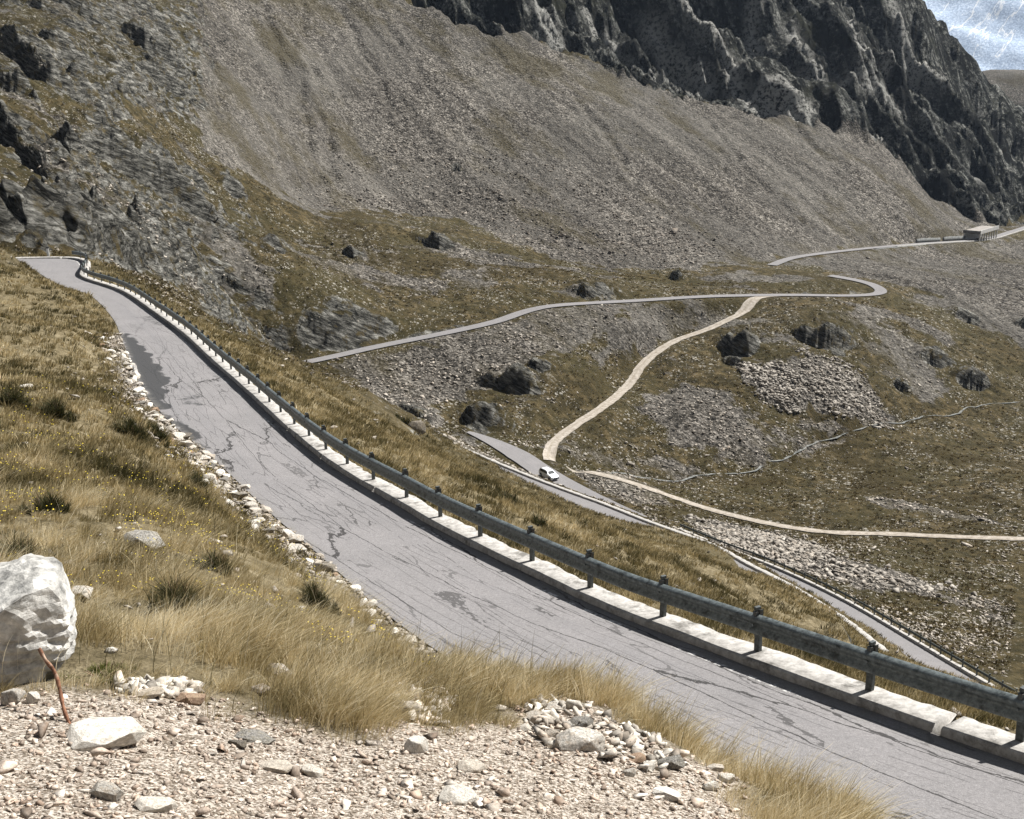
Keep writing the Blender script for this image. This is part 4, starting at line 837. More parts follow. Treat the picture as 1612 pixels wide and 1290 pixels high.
SP = [
 ((165,1175), 132, 44, M_WHT, 'long white slab of stone lying on the gravel below the leaning rusty bar', .15),
 ((228,866), 78, 36, M_GRY, 'flat grey slab half sunk in dry grass, upper left foreground', -.5),
 ((335,866), 34, 28, M_WHT, 'white stone in the grass just right of the flat grey slab', .3),
 ((38,612), 30, 12, M_WHT, 'lone pale stone high on the grass bank near the left border', 0),
 ((268,1082), 62, 16, M_WHT, 'thin white flake of stone at the top edge of the gravel', .1),
 ((230,1103), 62, 24, M_WHT, 'rounded white stone just under the thin flake at the gravel edge', .1),
 ((300,1108), 52, 34, M_BRN, 'reddish brown crumbling stone at the top edge of the gravel', 0),
 ((375,1176), 36, 18, M_GRY, 'dark grey splinter of stone beside the long white slab', -.4),
 ((402,1160), 70, 24, M_GRY, 'tilted grey-brown slate plate on the gravel with a shadow at its left end', -.5),
 ((435,1212), 72, 24, M_WHT, 'cream flat stone on the gravel below the slate plate', -.4),
 ((492,1218), 42, 26, M_WHT, 'small white stone right of the cream flat stone', -.5),
 ((245,1278), 72, 30, M_WHT, 'white triangular stone at the bottom border of the photo', .2),
 ((170,1262), 64, 50, M_STN, 'pale rough stone at the bottom left beside the white triangular one', -.6),
 ((20,1112), 46, 52, M_STN, 'tan block under the big boulder at the left border', .1),
 ((52,1112), 26, 34, M_WHT, 'white stone wedged between the tan block and the rusty bar', .3),
 ((655,1186), 42, 40, M_WHT, 'bright white stone in the middle of the foreground gravel', .2),
 ((742,1216), 50, 20, M_WHT, 'low white stone on the gravel left of the big flat-topped rock', 0),
 ((722,1262), 70, 26, M_WHT, 'broad white stone near the bottom border, centre', -.3),
 ((912,1192), 86, 50, M_STN, 'big flat-topped pale rock at the end of the foreground stone heap', .05),
 ((865,1127), 56, 14, M_STN, 'thin slab on top of the foreground stone heap', 0),
 ((846,1141), 42, 22, M_STN, 'blocky stone under the thin top slab, left side of the heap', .2),
 ((898,1155), 34, 22, M_STN, 'wedge-shaped stone in the middle of the foreground heap', .4),
 ((913,1158), 46, 24, M_GRY, 'dark speckled stone at the right of the foreground heap', .1),
 ((828,1158), 24, 20, M_WHT, 'small white stone at the left foot of the foreground heap', .1),
 ((870,1168), 36, 22, M_STN, 'angular stone just above the big flat-topped rock', .5),
 ((1000,1212), 34, 22, M_BRN, 'orange-brown stone right of the big flat-topped rock', .3),
 ((1022,1224), 34, 26, M_WHT, 'white wedge next to the orange-brown stone', .9),
 ((1055,1222), 48, 32, M_GRY, 'grey cracked stone at the right end of the foreground rubble', -.1),
 ((990,1230), 24, 20, M_STN, 'small tan stone below the orange-brown stone', .3),
 ((1050,1262), 50, 26, M_WHT, 'pale stone at the bottom of the right-hand rubble', -.3),
 ((1126,1218), 30, 20, M_WHT, 'upper of the three stones at the foot of the right-hand grass clump', .1),
 ((1142,1238), 32, 24, M_WHT, 'right of the three stones at the foot of the right-hand grass clump', .1),
 ((1118,1250), 28, 26, M_WHT, 'lower left of the three stones at the foot of the right-hand grass clump', .1),
 ((645,1124), 44, 36, M_STN, 'pale stone in a gap of the grass left of centre', -.6),
 ((702,1113), 24, 20, M_WHT, 'white rounded stone in a gap of the grass at centre', .1),
 ((785,1122), 30, 16, M_WHT, 'small white stone in the grass left of the foreground stone heap', .1),
 ((440,1066), 46, 34, M_STN, 'grey-white stone poking from the long grass, centre left', -.5),
 ((408,1093), 40, 20, M_STN, 'flat brown-grey stone at the grass edge, centre left', -.4),
 ((175,1032), 24, 18, M_WHT, 'white pebble cluster stone on the green mat plant', .1),
 ((125,935), 60, 30, M_STN, 'pale stone under bent dry grass right of the big boulder', -.7),
 ((480,838), 22, 14, M_WHT, 'small white stone in the yellow-green grass near the rubble strip', .1),
 ((472,956), 16, 14, M_WHT, 'round white stone in the grass below the rubble strip', .1),
 ((262,702), 20, 13, M_WHT, 'white stone pair on the bank beside a dark shrub', .1)]
for (px, w, h, m_, lb, rz) in SP: stone(px, Zat(*px), w, h, m_, lb, rot=rz)
# rubble strip at the foot of the bank
RUB = 'pale broken stones in the rubble strip at the inner edge of the road'
ip = INNp[(INNp[:,1]*cp-INNp[:,2]*sp < 62) & (INNp[:,1]*cp-INNp[:,2]*sp > 16)]
HR = [bm_obj('stone', hull(12+(i % 4)*3, (1, .75, .55), 500+i, .05), (M_STN, M_WHT, M_STN, M_WHT, M_GRY, M_STN, M_STN, M_BRN, M_WHT, M_STN, M_STN, M_WHT)[i]) for i in range(12)]
for h_ in HR: C.objects.unlink(h_)
pts = []; 
while len(pts) < 215:
    i = int(rng.integers(0, len(ip))); Zi = ip[i,1]*cp-ip[i,2]*sp
    if rng.random() > min(1, 21/Zi): continue
    d = abs(rng.normal(0, .50))+.04
    if Zi > 36: d = abs(rng.normal(0, .6))
    nn_ = nrm(ip)[i]; s_ = 1 if side(INN, *(ip[i,:2]+nn_*.8))*IS > 0 else -1
    pts.append((ip[i,0]+nn_[0]*s_*d, ip[i,1]+nn_[1]*s_*d, Zi, d))
pts = np.array(pts); hz = H(pts[:,0], pts[:,1])
for (x_, y_, Zi, d), z_ in zip(pts, hz):
    o = random.choice(HR).copy(); o.name = 'stone'; C.objects.link(o); s_ = random.uniform(.08, .19)*(1+.5*(random.random() < .15))*(Zi/24)**.35
    o.scale = (s_*random.uniform(.9, 1.3), s_, s_*random.uniform(.8, 1.1)); o.location = (x_, y_, z_+s_*.25); o.rotation_euler = (random.uniform(-.4, .4), random.uniform(-.4, .4), random.uniform(0, 6.3))
    tag(o, 'pale broken stone in the rubble strip along the inner edge of the near road', 'stone', RUB)
x, y = [], []
nI = nrm(ip)
for _ in range(5200):
    i = int(rng.integers(0, len(ip))); Zi = ip[i,1]*cp-ip[i,2]*sp
    if rng.random() > min(1, 26/Zi): continue
    s_ = 1 if side(INN, *(ip[i,:2]+nI[i]*.8))*IS > 0 else -1 if False else None
    break
sI = 1 if side(INN, *(ip[10,:2]+nI[10]*.8))*IS > 0 else -1
nn2 = 9000; ii = rng.integers(0, len(ip), nn2); dd = np.abs(rng.normal(0, .55, nn2))-.1; x = ip[ii,0]+nI[ii,0]*sI*dd+rng.normal(0, .2, nn2); y = ip[ii,1]+nI[ii,1]*sI*dd+rng.normal(0, .2, nn2); z = H(x, y); size = .025+.075*rng.random(nn2)**2.5
o = rock_cloud('rubble', np.c_[x, y, z+size*.3], size, M_SCR, tint=.5+.5*rng.random(nn2)); tag(o, 'small rubble between the larger stones at the foot of the grass bank', 'rubble', kind='stuff')
fan = ground_at([(120,585),(200,598),(250,665),(310,725),(285,728),(225,672),(150,640)], 20); a_, b_ = fan.min(0), fan.max(0); X = rng.uniform(a_[0], b_[0], 2600); Y = rng.uniform(a_[1], b_[1], 2600); k = poly_mask(X, Y, fan, .7, .8, 3, 9) > rng.random(2600)+.15; X, Y = X[k], Y[k]; size = .05+.14*rng.random(len(X))**2
o = rock_cloud('rubble', np.c_[X, Y, H(X, Y)+size*.3], size, M_SCR, tint=.6+.4*rng.random(len(X))); tag(o, 'fan of pale stones spilling down the grass bank towards the dark asphalt patch', 'rubble', kind='stuff')
x, y, r = cand(2600, 8, 110, -25, 25); Di, _, Si = near_line(x, y, INN, 30); Do, _, So = near_line(x, y, OUT, 30); k = ((Di*Si*IS > .3) & (Di < 60)) | ((Do*So*OS > 1.0) & (Do < 60)); k &= rng.random(len(x)) < .2+.8*sst(0, .4, fbm(x/3, y/3, 3, 97)); x, y, r = x[k], y[k], r[k]; size = (.03+.10*rng.random(len(x))**3)*(r/15)**.6
o = rock_cloud('bank_stones', np.c_[x, y, H(x, y)+size*.35], size, M_SCR, tint=.6+.4*rng.random(len(x))); tag(o, 'small pale stones half buried in the turf of the grassy banks', 'stones', kind='stuff')
stone((655,676), Zat(655, 684, 90), 34, 40, M_GRY, 'dark craggy rock on the grassy brow where the lower road comes into view', rot=.3)
# the big boulder at the left border
def boulder(name, c, s3, rz, m_, label, seed, lay=.0, sub=5, cat='boulder'):
    bm = bmesh.new(); bmesh.ops.create_icosphere(bm, subdivisions=sub, radius=1.0); V = np.array([v.co[:] for v in bm.verts])
    V = V/np.maximum(np.abs(V).max(1), .62)[:,None]*.55 + V*.45
    rr = np.random.default_rng(seed)
    for _ in range(9):
        nn_ = rr.normal(size=3); nn_ /= np.linalg.norm(nn_); d = V@nn_; lim = rr.uniform(.62, .85); V -= nn_[None]*np.maximum(d-lim, 0)[:,None]
    dd = fbm(V[:,0]*1.5+V[:,2], V[:,1]*1.5-V[:,2]*.7, 4, seed)*.14 + fbm(V[:,0]*6+V[:,2]*4, V[:,1]*6+V[:,2]*5, 4, seed+3)*.04
    if lay: dd += lay*(np.abs(((V[:,2]*4.5+V[:,0]*1.4+.8*fbm(V[:,0]*2, V[:,1]*2, 2, 4)) % 1)-.5)-.25)*sst(.25, -.05, V[:,2]-.1*V[:,0])
    V = V*(1+dd[:,None])*np.array(s3)
    for v, q in zip(bm.verts, V): v.co = q
    o = bm_obj(name, bm, m_, sm=False); o.location = c; o.rotation_euler = (0, 0, rz); tag(o, label, cat); return o
Zb = 7.4; pb = P(5, 990, Zb)
boulder('boulder', (pb[0]-.02, pb[1], pb[2]+.02), (.42, .40, .36), .2, m_stone('boulder_rock', (.15,.15,.145), (.76,.75,.72), 6, (.36,.33,.28), .15, .02), 'large white and grey layered boulder cut by the left border', 4, .13)
# rusty bar leaning against it
M_RUST = m_simple('rust', (.10,.045,.025), (.30,.15,.09), 30, rough=.9, bumpd=.004, c3=(.42,.30,.22))
bp = [P(u, v, Z) for u, v, Z in ((62,1022,6.75),(72,1040,6.7),(86,1058,6.66),(94,1085,6.6),(100,1115,6.52),(112,1148,6.42))]
bp = resample(bp, .02); bm = bmesh.new(); prev = None
for i, p_ in enumerate(bp):
    t_ = Vector(bp[min(i+1, len(bp)-1)]-bp[max(i-1, 0)]).normalized(); a_ = t_.cross(Vector((0, 1, 0))).normalized(); c_ = t_.cross(a_)
    rad = .012*(1+.15*math.sin(i*1.3)); ring = [bm.verts.new(Vector(p_)+a_*math.cos(k*math.pi/4)*rad+c_*math.sin(k*math.pi/4)*rad*.7) for k in range(8)]
    if prev: 
        for k in range(8): bm.faces.new((prev[k], prev[(k+1) % 8], ring[(k+1) % 8], ring[k]))
    else: bm.faces.new(ring)
    prev = ring
bm.faces.new(prev); bmesh.ops.recalc_face_normals(bm, faces=bm.faces[:]); tag(bm_obj('rusty_bar', bm, M_RUST, sm=True), 'bent rusty iron bar leaning against the big boulder', 'iron bar')
# concrete edging piece and marker on the near road
q_ = on_road(216, 590); bm = bmesh.new(); bx(bm, (0, 0, .10), (.16, 1.9, .26)); bmesh.ops.bevel(bm, geom=bm.edges[:], offset=.03, segments=2, affect='EDGES'); o = bm_obj('edging_stone', bm, M_CONC); o.location = q_+np.array([-.05, 0, -.02])
dI = ip[np.argmin(np.hypot(ip[:,0]-q_[0], ip[:,1]-q_[1]))]; o.rotation_euler = (0, 0, math.atan2(q_[1]-on_road(224,612)[1], q_[0]-on_road(224,612)[0])-math.pi/2); tag(o, 'short concrete edging stone lying beside the dark asphalt patch', 'kerb stone')
M_WP = m_simple('white_paint', (.70,.70,.68), (.82,.82,.80), 4, bumpd=0)
q_ = on_road(76, 404.5); mp = empty('marker_post', tuple(q_)); tag(mp, 'small white marker post at the far edge of the road bend', 'marker post')
bm = bmesh.new(); bx(bm, (0, 0, .38), (.22, .10, .95)); bmesh.ops.bevel(bm, geom=bm.edges[:], offset=.03, segments=2, affect='EDGES'); bm_obj('shaft', bm, M_WP, mp)
bm = bmesh.new(); bx(bm, (0, 0, .80), (.235, .115, .12)); bm_obj('band', bm, m_simple('black_band', (.02,.02,.02), (.04,.04,.04), 4, bumpd=0), mp)
# ------------------------------------------------------------------ grass
def blades(name, root, h, w, lean, tint, m_, nseg=3):
    n_ = len(root); az = rng.random(n_)*2*np.pi; sx, sy = np.cos(az), np.sin(az); rows = []
    for k in range(nseg+1):
        f = k/nseg; c = root + np.c_[lean*(f**1.8)[None] if False else lean*f**1.8, np.zeros(n_)]; c = c.copy(); c[:,2] += h*(f - .28*f*f*np.minimum(np.hypot(lean[:,0], lean[:,1])/h, 1.4))
        ww = w*(1-f)**.7*.5+w*.06
        rows.append(np.stack([c-np.c_[sx*ww, sy*ww, 0*ww], c+np.c_[sx*ww, sy*ww, 0*ww]], 1))
    V = np.stack(rows, 1).reshape(n_, -1, 3); k = (nseg+1)*2
    f = np.array([[2*i, 2*i+1, 2*i+3, 2*i+2] for i in range(nseg)]); Fc = (f[None]+(np.arange(n_)*k)[:,None,None]).reshape(-1, 4)
    return np_mesh(name, V.reshape(-1, 3), Fc, m_, {'tint': np.repeat(tint, k)})
def tufts(x, y, nb, hgt, spread, wid, tint, name, m_, wind=(.35, .12), nseg=3, hz=None):
    z = H(x, y) if hz is None else hz; n_ = len(x); T = np.repeat(np.arange(n_), nb)
    a = rng.random(len(T))*2*np.pi; rr = np.sqrt(rng.random(len(T)))*spread[T]
    hh = hgt[T]*rng.uniform(.55, 1.15, len(T)); out = rr/np.maximum(spread[T], 1e-6)
    lean = np.c_[np.cos(a), np.sin(a)]*(hh*(.15+.55*out*rng.random(len(T))))[:,None] + np.array(wind)[None]*(hh*rng.uniform(.3, 1.4, len(T)))[:,None] + rng.normal(0, .10, (len(T), 2))*hh[:,None]
    root = np.c_[x[T]+np.cos(a)*rr, y[T]+np.sin(a)*rr, z[T]-.01-.3*rr*0]
    return blades(name, root, hh, wid[T]*rng.uniform(.7, 1.3, len(T)), lean, np.clip(tint[T]+rng.normal(0, .13, len(T)), 0, 1), m_, nseg)
M_GR = m_grass('dry_grass', ((0, (.06,.055,.022)), (.3, (.15,.125,.055)), (.55, (.42,.335,.175)), (.8, (.72,.60,.37)), (1, (.92,.83,.62))))
M_SH = m_grass('dark_shrub', ((0, (.018,.022,.008)), (.5, (.06,.06,.022)), (1, (.16,.12,.05))))
M_GN = m_grass('green_mat', ((0, (.05,.06,.015)), (.5, (.13,.14,.035)), (1, (.30,.28,.09))))
def hill_ok(x, y, mg=.15):
    Di, _, Si = near_line(x, y, INN, 30); Do, _, So = near_line(x, y, OUT, 30)
    onr = (Di*Si*IS < mg) & (Do*So*OS < .62); return ~onr, Di*Si*IS, Do*So*OS
# near, fine long blades
x, y, r = cand(9000, 4.6, 21, -27, 25); gm = poly_mask(x, y, GRAVEL, .25, .12, .6, 90); ok, di, do = hill_ok(x, y, .12)
ok &= (di > .1) & ((di > .95) | (rng.random(len(x)) < .12)) & (rng.random(len(x)) > gm*1.0) & (rng.random(len(x)) < sst(-.42, .22, fbm(x/1.2, y/1.2, 3, 71))); x, y, r = x[ok], y[ok], r[ok]
tn = .62+.75*fbm(x/1.1, y/1.1, 3, 73); tall = sst(-.2, .3, fbm(x/1.3, y/1.3, 2, 75))
o = tufts(x, y, 40, .10+.17*tall, .05+.09*tall, .0036*(r/8)**.8, tn, 'grass', M_GR, (.55, .05), 4); tag(o, 'long straw-coloured grass on the near bank', 'grass', kind='stuff'); print('g1', len(x))
xs_, ys_, rs_ = cand(1500, 5, 16, -27, 12); ok_, di_, do_ = hill_ok(xs_, ys_, .2); ok_ &= (di_ > .4) & (poly_mask(xs_, ys_, GRAVEL, .25, .12, .6, 90) < .4); xs_, ys_ = xs_[ok_], ys_[ok_]; n_ = len(xs_); o = blades('stalks', np.c_[xs_, ys_, H(xs_, ys_)], rng.uniform(.25, .5, n_), np.full(n_, .0042), rng.normal(0, .09, (n_, 2))+np.array([[.12, 0]]), rng.choice([.1, .3, .95], n_), M_GR, 5); tag(o, 'dead upright stalks standing out of the long grass', 'stalks', kind='stuff')
# brow clumps along the lower right edge, overlapping the road
bpx = [(640,1075),(690,1085),(730,1090),(770,1100),(810,1110),(850,1092),(880,1095),(920,1105),(960,1120),(1000,1130),(1040,1155),(1080,1175),(1110,1180),(1150,1200),(1190,1225),(1230,1245),(1270,1270),(1310,1290),(1350,1310),(550,1100),(500,1080),(470,1110),(540,1130),(590,1090),(520,1050),(450,1040),(400,1030),(360,1050),(330,1010),(420,985),(480,990),(540,1010),(610,1040),(780,1205),(800,1190),(250,900),(300,930),(400,930),(100,900),(150,880),(60,860),(350,1000)]
bg_ = ground_at([(u, min(v, 1300)) for u, v in bpx], 4.5); X = np.repeat(bg_[:,0], 11)+rng.normal(0, .13, 11*len(bpx)); Y = np.repeat(bg_[:,1], 11)+rng.normal(0, .13, 11*len(bpx)); k = poly_mask(X, Y, GRAVEL, .12, .12, .6, 90) < .5; X, Y = X[k], Y[k]
o = tufts(X, Y, 55, rng.uniform(.16, .34, len(X)), rng.uniform(.06, .12, len(X)), np.full(len(X), .0038), rng.uniform(.5, .95, len(X)), 'grass', M_GR, (.45, .05), 4); tag(o, 'tall bleached grass clumps on the brow above the road', 'grass', kind='stuff')
# mid distance tufts on both banks
x, y, r = cand(52000, 15, 135, -25, 25); ok, di, do = hill_ok(x, y, .2); z, sc, ro, cf, dk = H(x, y, True)
far_side = do > .62
ok &= (ro < .4) & (rng.random(len(x)) < .55+.6*sst(-.4, .3, fbm(x/3.5, y/3.5, 3, 81))) & ~((di > 0) & (di < .9) & (r < 60) & (rng.random(len(x)) < .8))
for k in 'AB':
    d, _, _ = near_line(x, y, ROADS[k][0][::4], 6); ok &= d > ROADS[k][1]+.8
x, y, r, z = x[ok], y[ok], r[ok], z[ok]; tn = .44+.75*fbm(x/2.2, y/2.2, 4, 83)+.3*fbm(x/.5, y/.5, 2, 85)
o = tufts(x, y, 16, (.12+.16*rng.random(len(x)))*(r/40)**.25, .12*(r/25)**.55, .0011*r**.85, tn, 'grass', M_GR, (.3, .05), 2, z); tag(o, 'tussocky brown and olive grass on the banks above and below the near road', 'grass', kind='stuff'); print('g3', len(x))
x, y, r = cand(42000, 120, 345); z, sc, ro, cf, dk = H(x, y, True); ok = (ro < .3) & (sc < .55) & (cf < .1) & (rng.random(len(x)) < .25+.75*sst(-.2, .35, fbm(x/9, y/9, 3, 87)))
for k in ROADS:
    d, _, _ = near_line(x, y, ROADS[k][0][::4], 6); ok &= d > ROADS[k][1]+1.0
x, y, r, z = x[ok], y[ok], r[ok], z[ok]; o = tufts(x, y, 7, .16+.16*rng.random(len(x)), .30*(r/250)**.5, .0010*r, .52+.35*fbm(x/8, y/8, 3, 88), 'grass', m_grass('valley_turf', ((0, (.016,.014,.005)), (.4, (.075,.058,.024)), (.7, (.17,.125,.058)), (1, (.32,.25,.13)))), (.1, .05), 2, z); tag(o, 'rough brown tussocks covering the valley meadows', 'grass', kind='stuff')
# shrubs
def shrub(px, Z, wpx, hpx, label, m_=M_SH, n_=2600, cat='shrub', name='shrub', group=None):
    p = P(px[0], px[1], Z); zg = H([p[0]], [p[1]])[0]; W = wpx/F*Z/2; Hh = hpx/F*Z*1.1
    e = empty(name, (p[0], p[1], zg)); tag(e, label, cat, group)
    a = rng.random(n_)*2*np.pi; rr = np.sqrt(rng.random(n_))*W; lumps = .65+.35*np.sin(a*3+rng.random()*6)
    rr *= lumps; hh = Hh*(1-(rr/W)**2*.7)*rng.uniform(.2, .8, n_)*(.7+.5*np.sin(a*2+rr*9/W))
    root = np.c_[np.cos(a)*rr, np.sin(a)*rr*.9, hh*.25-.03]; gg = H(root[:,0]+p[0], root[:,1]+p[1])-zg; root[:,2] += gg
    lean = np.c_[np.cos(a), np.sin(a)]*(hh*.3*rng.random(n_))[:,None]+rng.normal(0, .35, (n_, 2))*hh[:,None]
    o = blades('foliage', root, hh*.75, np.full(n_, max(.004, Z*.0006)), lean, np.clip(rng.normal(.4, .25, n_), 0, 1), m_, 2); o.parent = e
    st_ = bmesh.new()
    for k in range(7):
        t_ = rng.uniform(-1, 1, 2)*W*.4; q0 = Vector((0, 0, -.05)); q1 = Vector((t_[0], t_[1], Hh*.55)); dv = (q1-q0); M_ = Matrix.Translation((q0+q1)/2) @ dv.to_track_quat('Z', 'Y').to_matrix().to_4x4()
        bmesh.ops.create_cone(st_, cap_ends=True, segments=5, radius1=max(.004, Z*.0004), radius2=.002, depth=dv.length, matrix=M_)
    bm_obj('stem', st_, M_BRN, e); return e
SHR = [((285,975),'dark rounded grass-green shrub in the long dry grass, centre left foreground',120,95),((330,990),'small dark shrub just right of the largest dark shrub',80,60),((35,880),'leafy dark shrub right above the big boulder',120,70),((75,810),'dark scraggy shrub on the bank at the left border, above the boulder shrub',90,50),((500,955),'low dark shrub beside the rubble strip, nearest the camera',70,55),
 ((315,770),'dark shrub at the bank edge beside the road rubble, mid-left',50,40),((215,690),'dark shrub cluster on the bank below the pale rubble fan',70,45),((250,670),'dark shrub touching the rubble strip near the asphalt patch',50,36),((20,640),'dark bush patch at the left border near the lone pale stone',60,40),((345,905),'olive spiky shrub right of the flat grey slab',80,40),((440,860),'olive shrub next to the road rubble, between white stones',50,36),((90,655),'dark green bush on the upper left bank',60,36)]
for px, lb, w, h in SHR: shrub(px, Zat(*px), w, h, lb)
SH2 = [((800,785),60,'larger dark bush on the grass slope just beyond the guardrail'),((850,822),52,'dark bush a little lower right of the larger one beyond the guardrail'),((640,668),36,'dark bush on the far brow left of the hidden road'),((915,825),40,'small brown bush on the slope beyond the guardrail, right of the dark pair')]
for px, w, lb in SH2:
    Z_ = Zat(px[0], px[1]+6, 32); shrub(px, min(Z_, 120), w, w*.5, lb, n_=700)
mat_ = shrub((165,1062), Zat(165,1066), 150, 26, 'bright green mat of low leaves between the boulder and the gravel', M_GN, 3500, 'plant', 'mat_plant')
# yellow flowers
x, y, r = cand(5200, 8, 34, -25, -4); ok, di, do = hill_ok(x, y, .3); ok &= (di > .3) & (di < 9) & (fbm(x/1.5, y/1.5, 2, 91) > .05); x, y, r = x[ok], y[ok], r[ok]; z = H(x, y)+rng.uniform(.08, .2, len(x))
V, Fs = [], []
s_ = .007*(r/12)**.8; ang = np.arange(5)*2*np.pi/5
V = np.stack([np.stack([x+np.cos(a)*s_, y+np.sin(a)*s_, z+s_*.3*((i % 2)-.5)], -1) for i, a in enumerate(ang)]+[np.stack([x, y, z+s_*.5], -1)], 1).reshape(-1, 3)
f = np.array([[i, (i+1) % 5, 5] for i in range(5)]); Fs = (f[None]+(np.arange(len(x))*6)[:,None,None]).reshape(-1, 3)
tag(np_mesh('flowers', V, Fs, m_simple('yellow_petals', (.55,.40,.03), (.80,.62,.08), 3, bumpd=0)), 'tiny yellow flowers sprinkled over the grass bank', 'flowers', kind='stuff')
# ------------------------------------------------------------------ white car
def car(p, head):
    e = empty('parked_car', tuple(p), head); tag(e, 'small white estate car driving on the lower valley road', 'car')
    paint = m_simple('white_car_paint', (.78,.79,.80), (.82,.83,.84), 2, rough=.25, bumpd=0, spec=.5); glass = m_simple('tinted_glass', (.012,.015,.016), (.03,.035,.035), 1, rough=.08, bumpd=0, spec=.6)
    blk = m_simple('black_rubber', (.012,.012,.012), (.03,.03,.03), 9, bumpd=0); met = m_simple('wheel_alloy', (.35,.35,.36), (.5,.5,.5), 4, rough=.4, metal=.8, bumpd=0)
    # y is forward; profile (y, z)
    prof = [(-2.1,.32),(-2.14,.62),(-2.08,.95),(-1.98,1.08),(-1.80,1.40),(-1.55,1.50),(-.2,1.54),(.35,1.46),(1.0,1.02),(1.35,.98),(1.85,.88),(2.08,.72),(2.14,.50),(2.08,.32),(1.75,.27),(1.7,.5),(1.5,.66),(1.2,.66),(1.0,.5),(.95,.25),(-.95,.25),(-1.0,.5),(-1.2,.66),(-1.5,.66),(-1.7,.5),(-1.75,.27)]
    bm = bmesh.new()
    def hw(y, z): return (.84 if z < .95 else .84-(z-.95)*.42)*(1-.10*max(0, (abs(y)-1.6)/.55)**2)
    L = [bm.verts.new((-hw(y, z), y, z)) for y, z in prof]; Q = [bm.verts.new((hw(y, z), y, z)) for y, z in prof]; n_ = len(prof)
    for i in range(n_): bm.faces.new((L[i], L[(i+1) % n_], Q[(i+1) % n_], Q[i]))
    bm.faces.new(L[::-1]); bm.faces.new(Q); bmesh.ops.recalc_face_normals(bm, faces=bm.faces[:]); bmesh.ops.bevel(bm, geom=[e_ for e_ in bm.edges if abs(e_.verts[0].co.x-e_.verts[1].co.x) < .3], offset=.035, segments=2, affect='EDGES', clamp_overlap=True)
    body = bm_obj('body', bm, paint, e)
    def quad(name, pts, m_): 
        b_ = bmesh.new(); vs = [b_.verts.new(q) for q in pts]; fc_ = b_.faces.new(vs); r_ = bmesh.ops.extrude_face_region(b_, geom=[fc_]); nv = [g_ for g_ in r_['geom'] if isinstance(g_, bmesh.types.BMVert)]; b_.normal_update(); nn_ = fc_.normal.copy()
        for v_ in nv: v_.co -= nn_*.03
        bmesh.ops.recalc_face_normals(b_, faces=b_.faces[:]); return bm_obj(name, b_, m_, e)
    quad('windscreen', [(-.68,.98,1.06),(.68,.98,1.06),(.56,.42,1.445),(-.56,.42,1.445)], glass)
    quad('rear_window', [(-.66,-2.01,1.10),(.66,-2.01,1.10),(.58,-1.83,1.38),(-.58,-1.83,1.38)], glass)
    for sx in (-1, 1):
        X = lambda z: sx*((.84-(z-.95)*.42)+.012)
        quad('side_window', [(X(1.04),.78,1.04),(X(1.42),.25,1.42),(X(1.42),-.38,1.42),(X(1.04),-.42,1.04)], glass)
        quad('side_window', [(X(1.04),-.5,1.04),(X(1.42),-.46,1.42),(X(1.42),-1.60,1.42),(X(1.04),-1.80,1.04)], glass)
        b_ = bmesh.new(); bx(b_, (sx*.62, 2.07, .70), (.30, .12, .14)); bmesh.ops.bevel(b_, geom=b_.edges[:], offset=.03, segments=2, affect='EDGES'); bm_obj('headlight', b_, met, e)
        b_ = bmesh.new(); bx(b_, (sx*.92, .72, 1.03), (.16, .10, .12)); bmesh.ops.bevel(b_, geom=b_.edges[:], offset=.02, segments=1, affect='EDGES'); bm_obj('mirror', b_, paint, e)
        for yy in (1.35, -1.35):
            b_ = bmesh.new(); bmesh.ops.create_cone(b_, cap_ends=True, segments=24, radius1=.31, radius2=.31, depth=.2, matrix=Matrix.Translation((sx*.74, yy, .31)) @ Matrix.Rotation(R(90), 4, 'Y')); w_ = bm_obj('wheel', b_, blk, e)
            b_ = bmesh.new(); bmesh.ops.create_cone(b_, cap_ends=True, segments=16, radius1=.19, radius2=.17, depth=.03, matrix=Matrix.Translation((sx*.85, yy, .31)) @ Matrix.Rotation(R(90), 4, 'Y')); bm_obj('rim', b_, met, w_)
    b_ = bmesh.new(); bx(b_, (0, 2.13, .46), (1.3, .06, .16)); bm_obj('bumper', b_, blk, e)
    b_ = bmesh.new(); bx(b_, (0, 2.115, .66), (.7, .06, .08)); bm_obj('grille', b_, blk, e); return e
pB = ROADS['B'][0]; tgt = P(863, 757, 213.5); i = int(np.argmin(np.hypot(pB[:,0]-tgt[0], pB[:,1]-tgt[1]))); dv = pB[i-2]-pB[i+2]
if dv[1] > 0: dv = -dv
nn_ = np.array([-dv[1], dv[0]])/np.hypot(dv[0], dv[1]); 
if nn_[0] > 0: nn_ = -nn_
ce = car((pB[i,0]+nn_[0]*.75, pB[i,1]+nn_[1]*.75, pB[i,2]+.11), math.atan2(dv[1], dv[0])-math.pi/2+.06); ce.name = 'car'
ce.rotation_euler[0] = math.atan2(dv[2], np.hypot(dv[0], dv[1]))
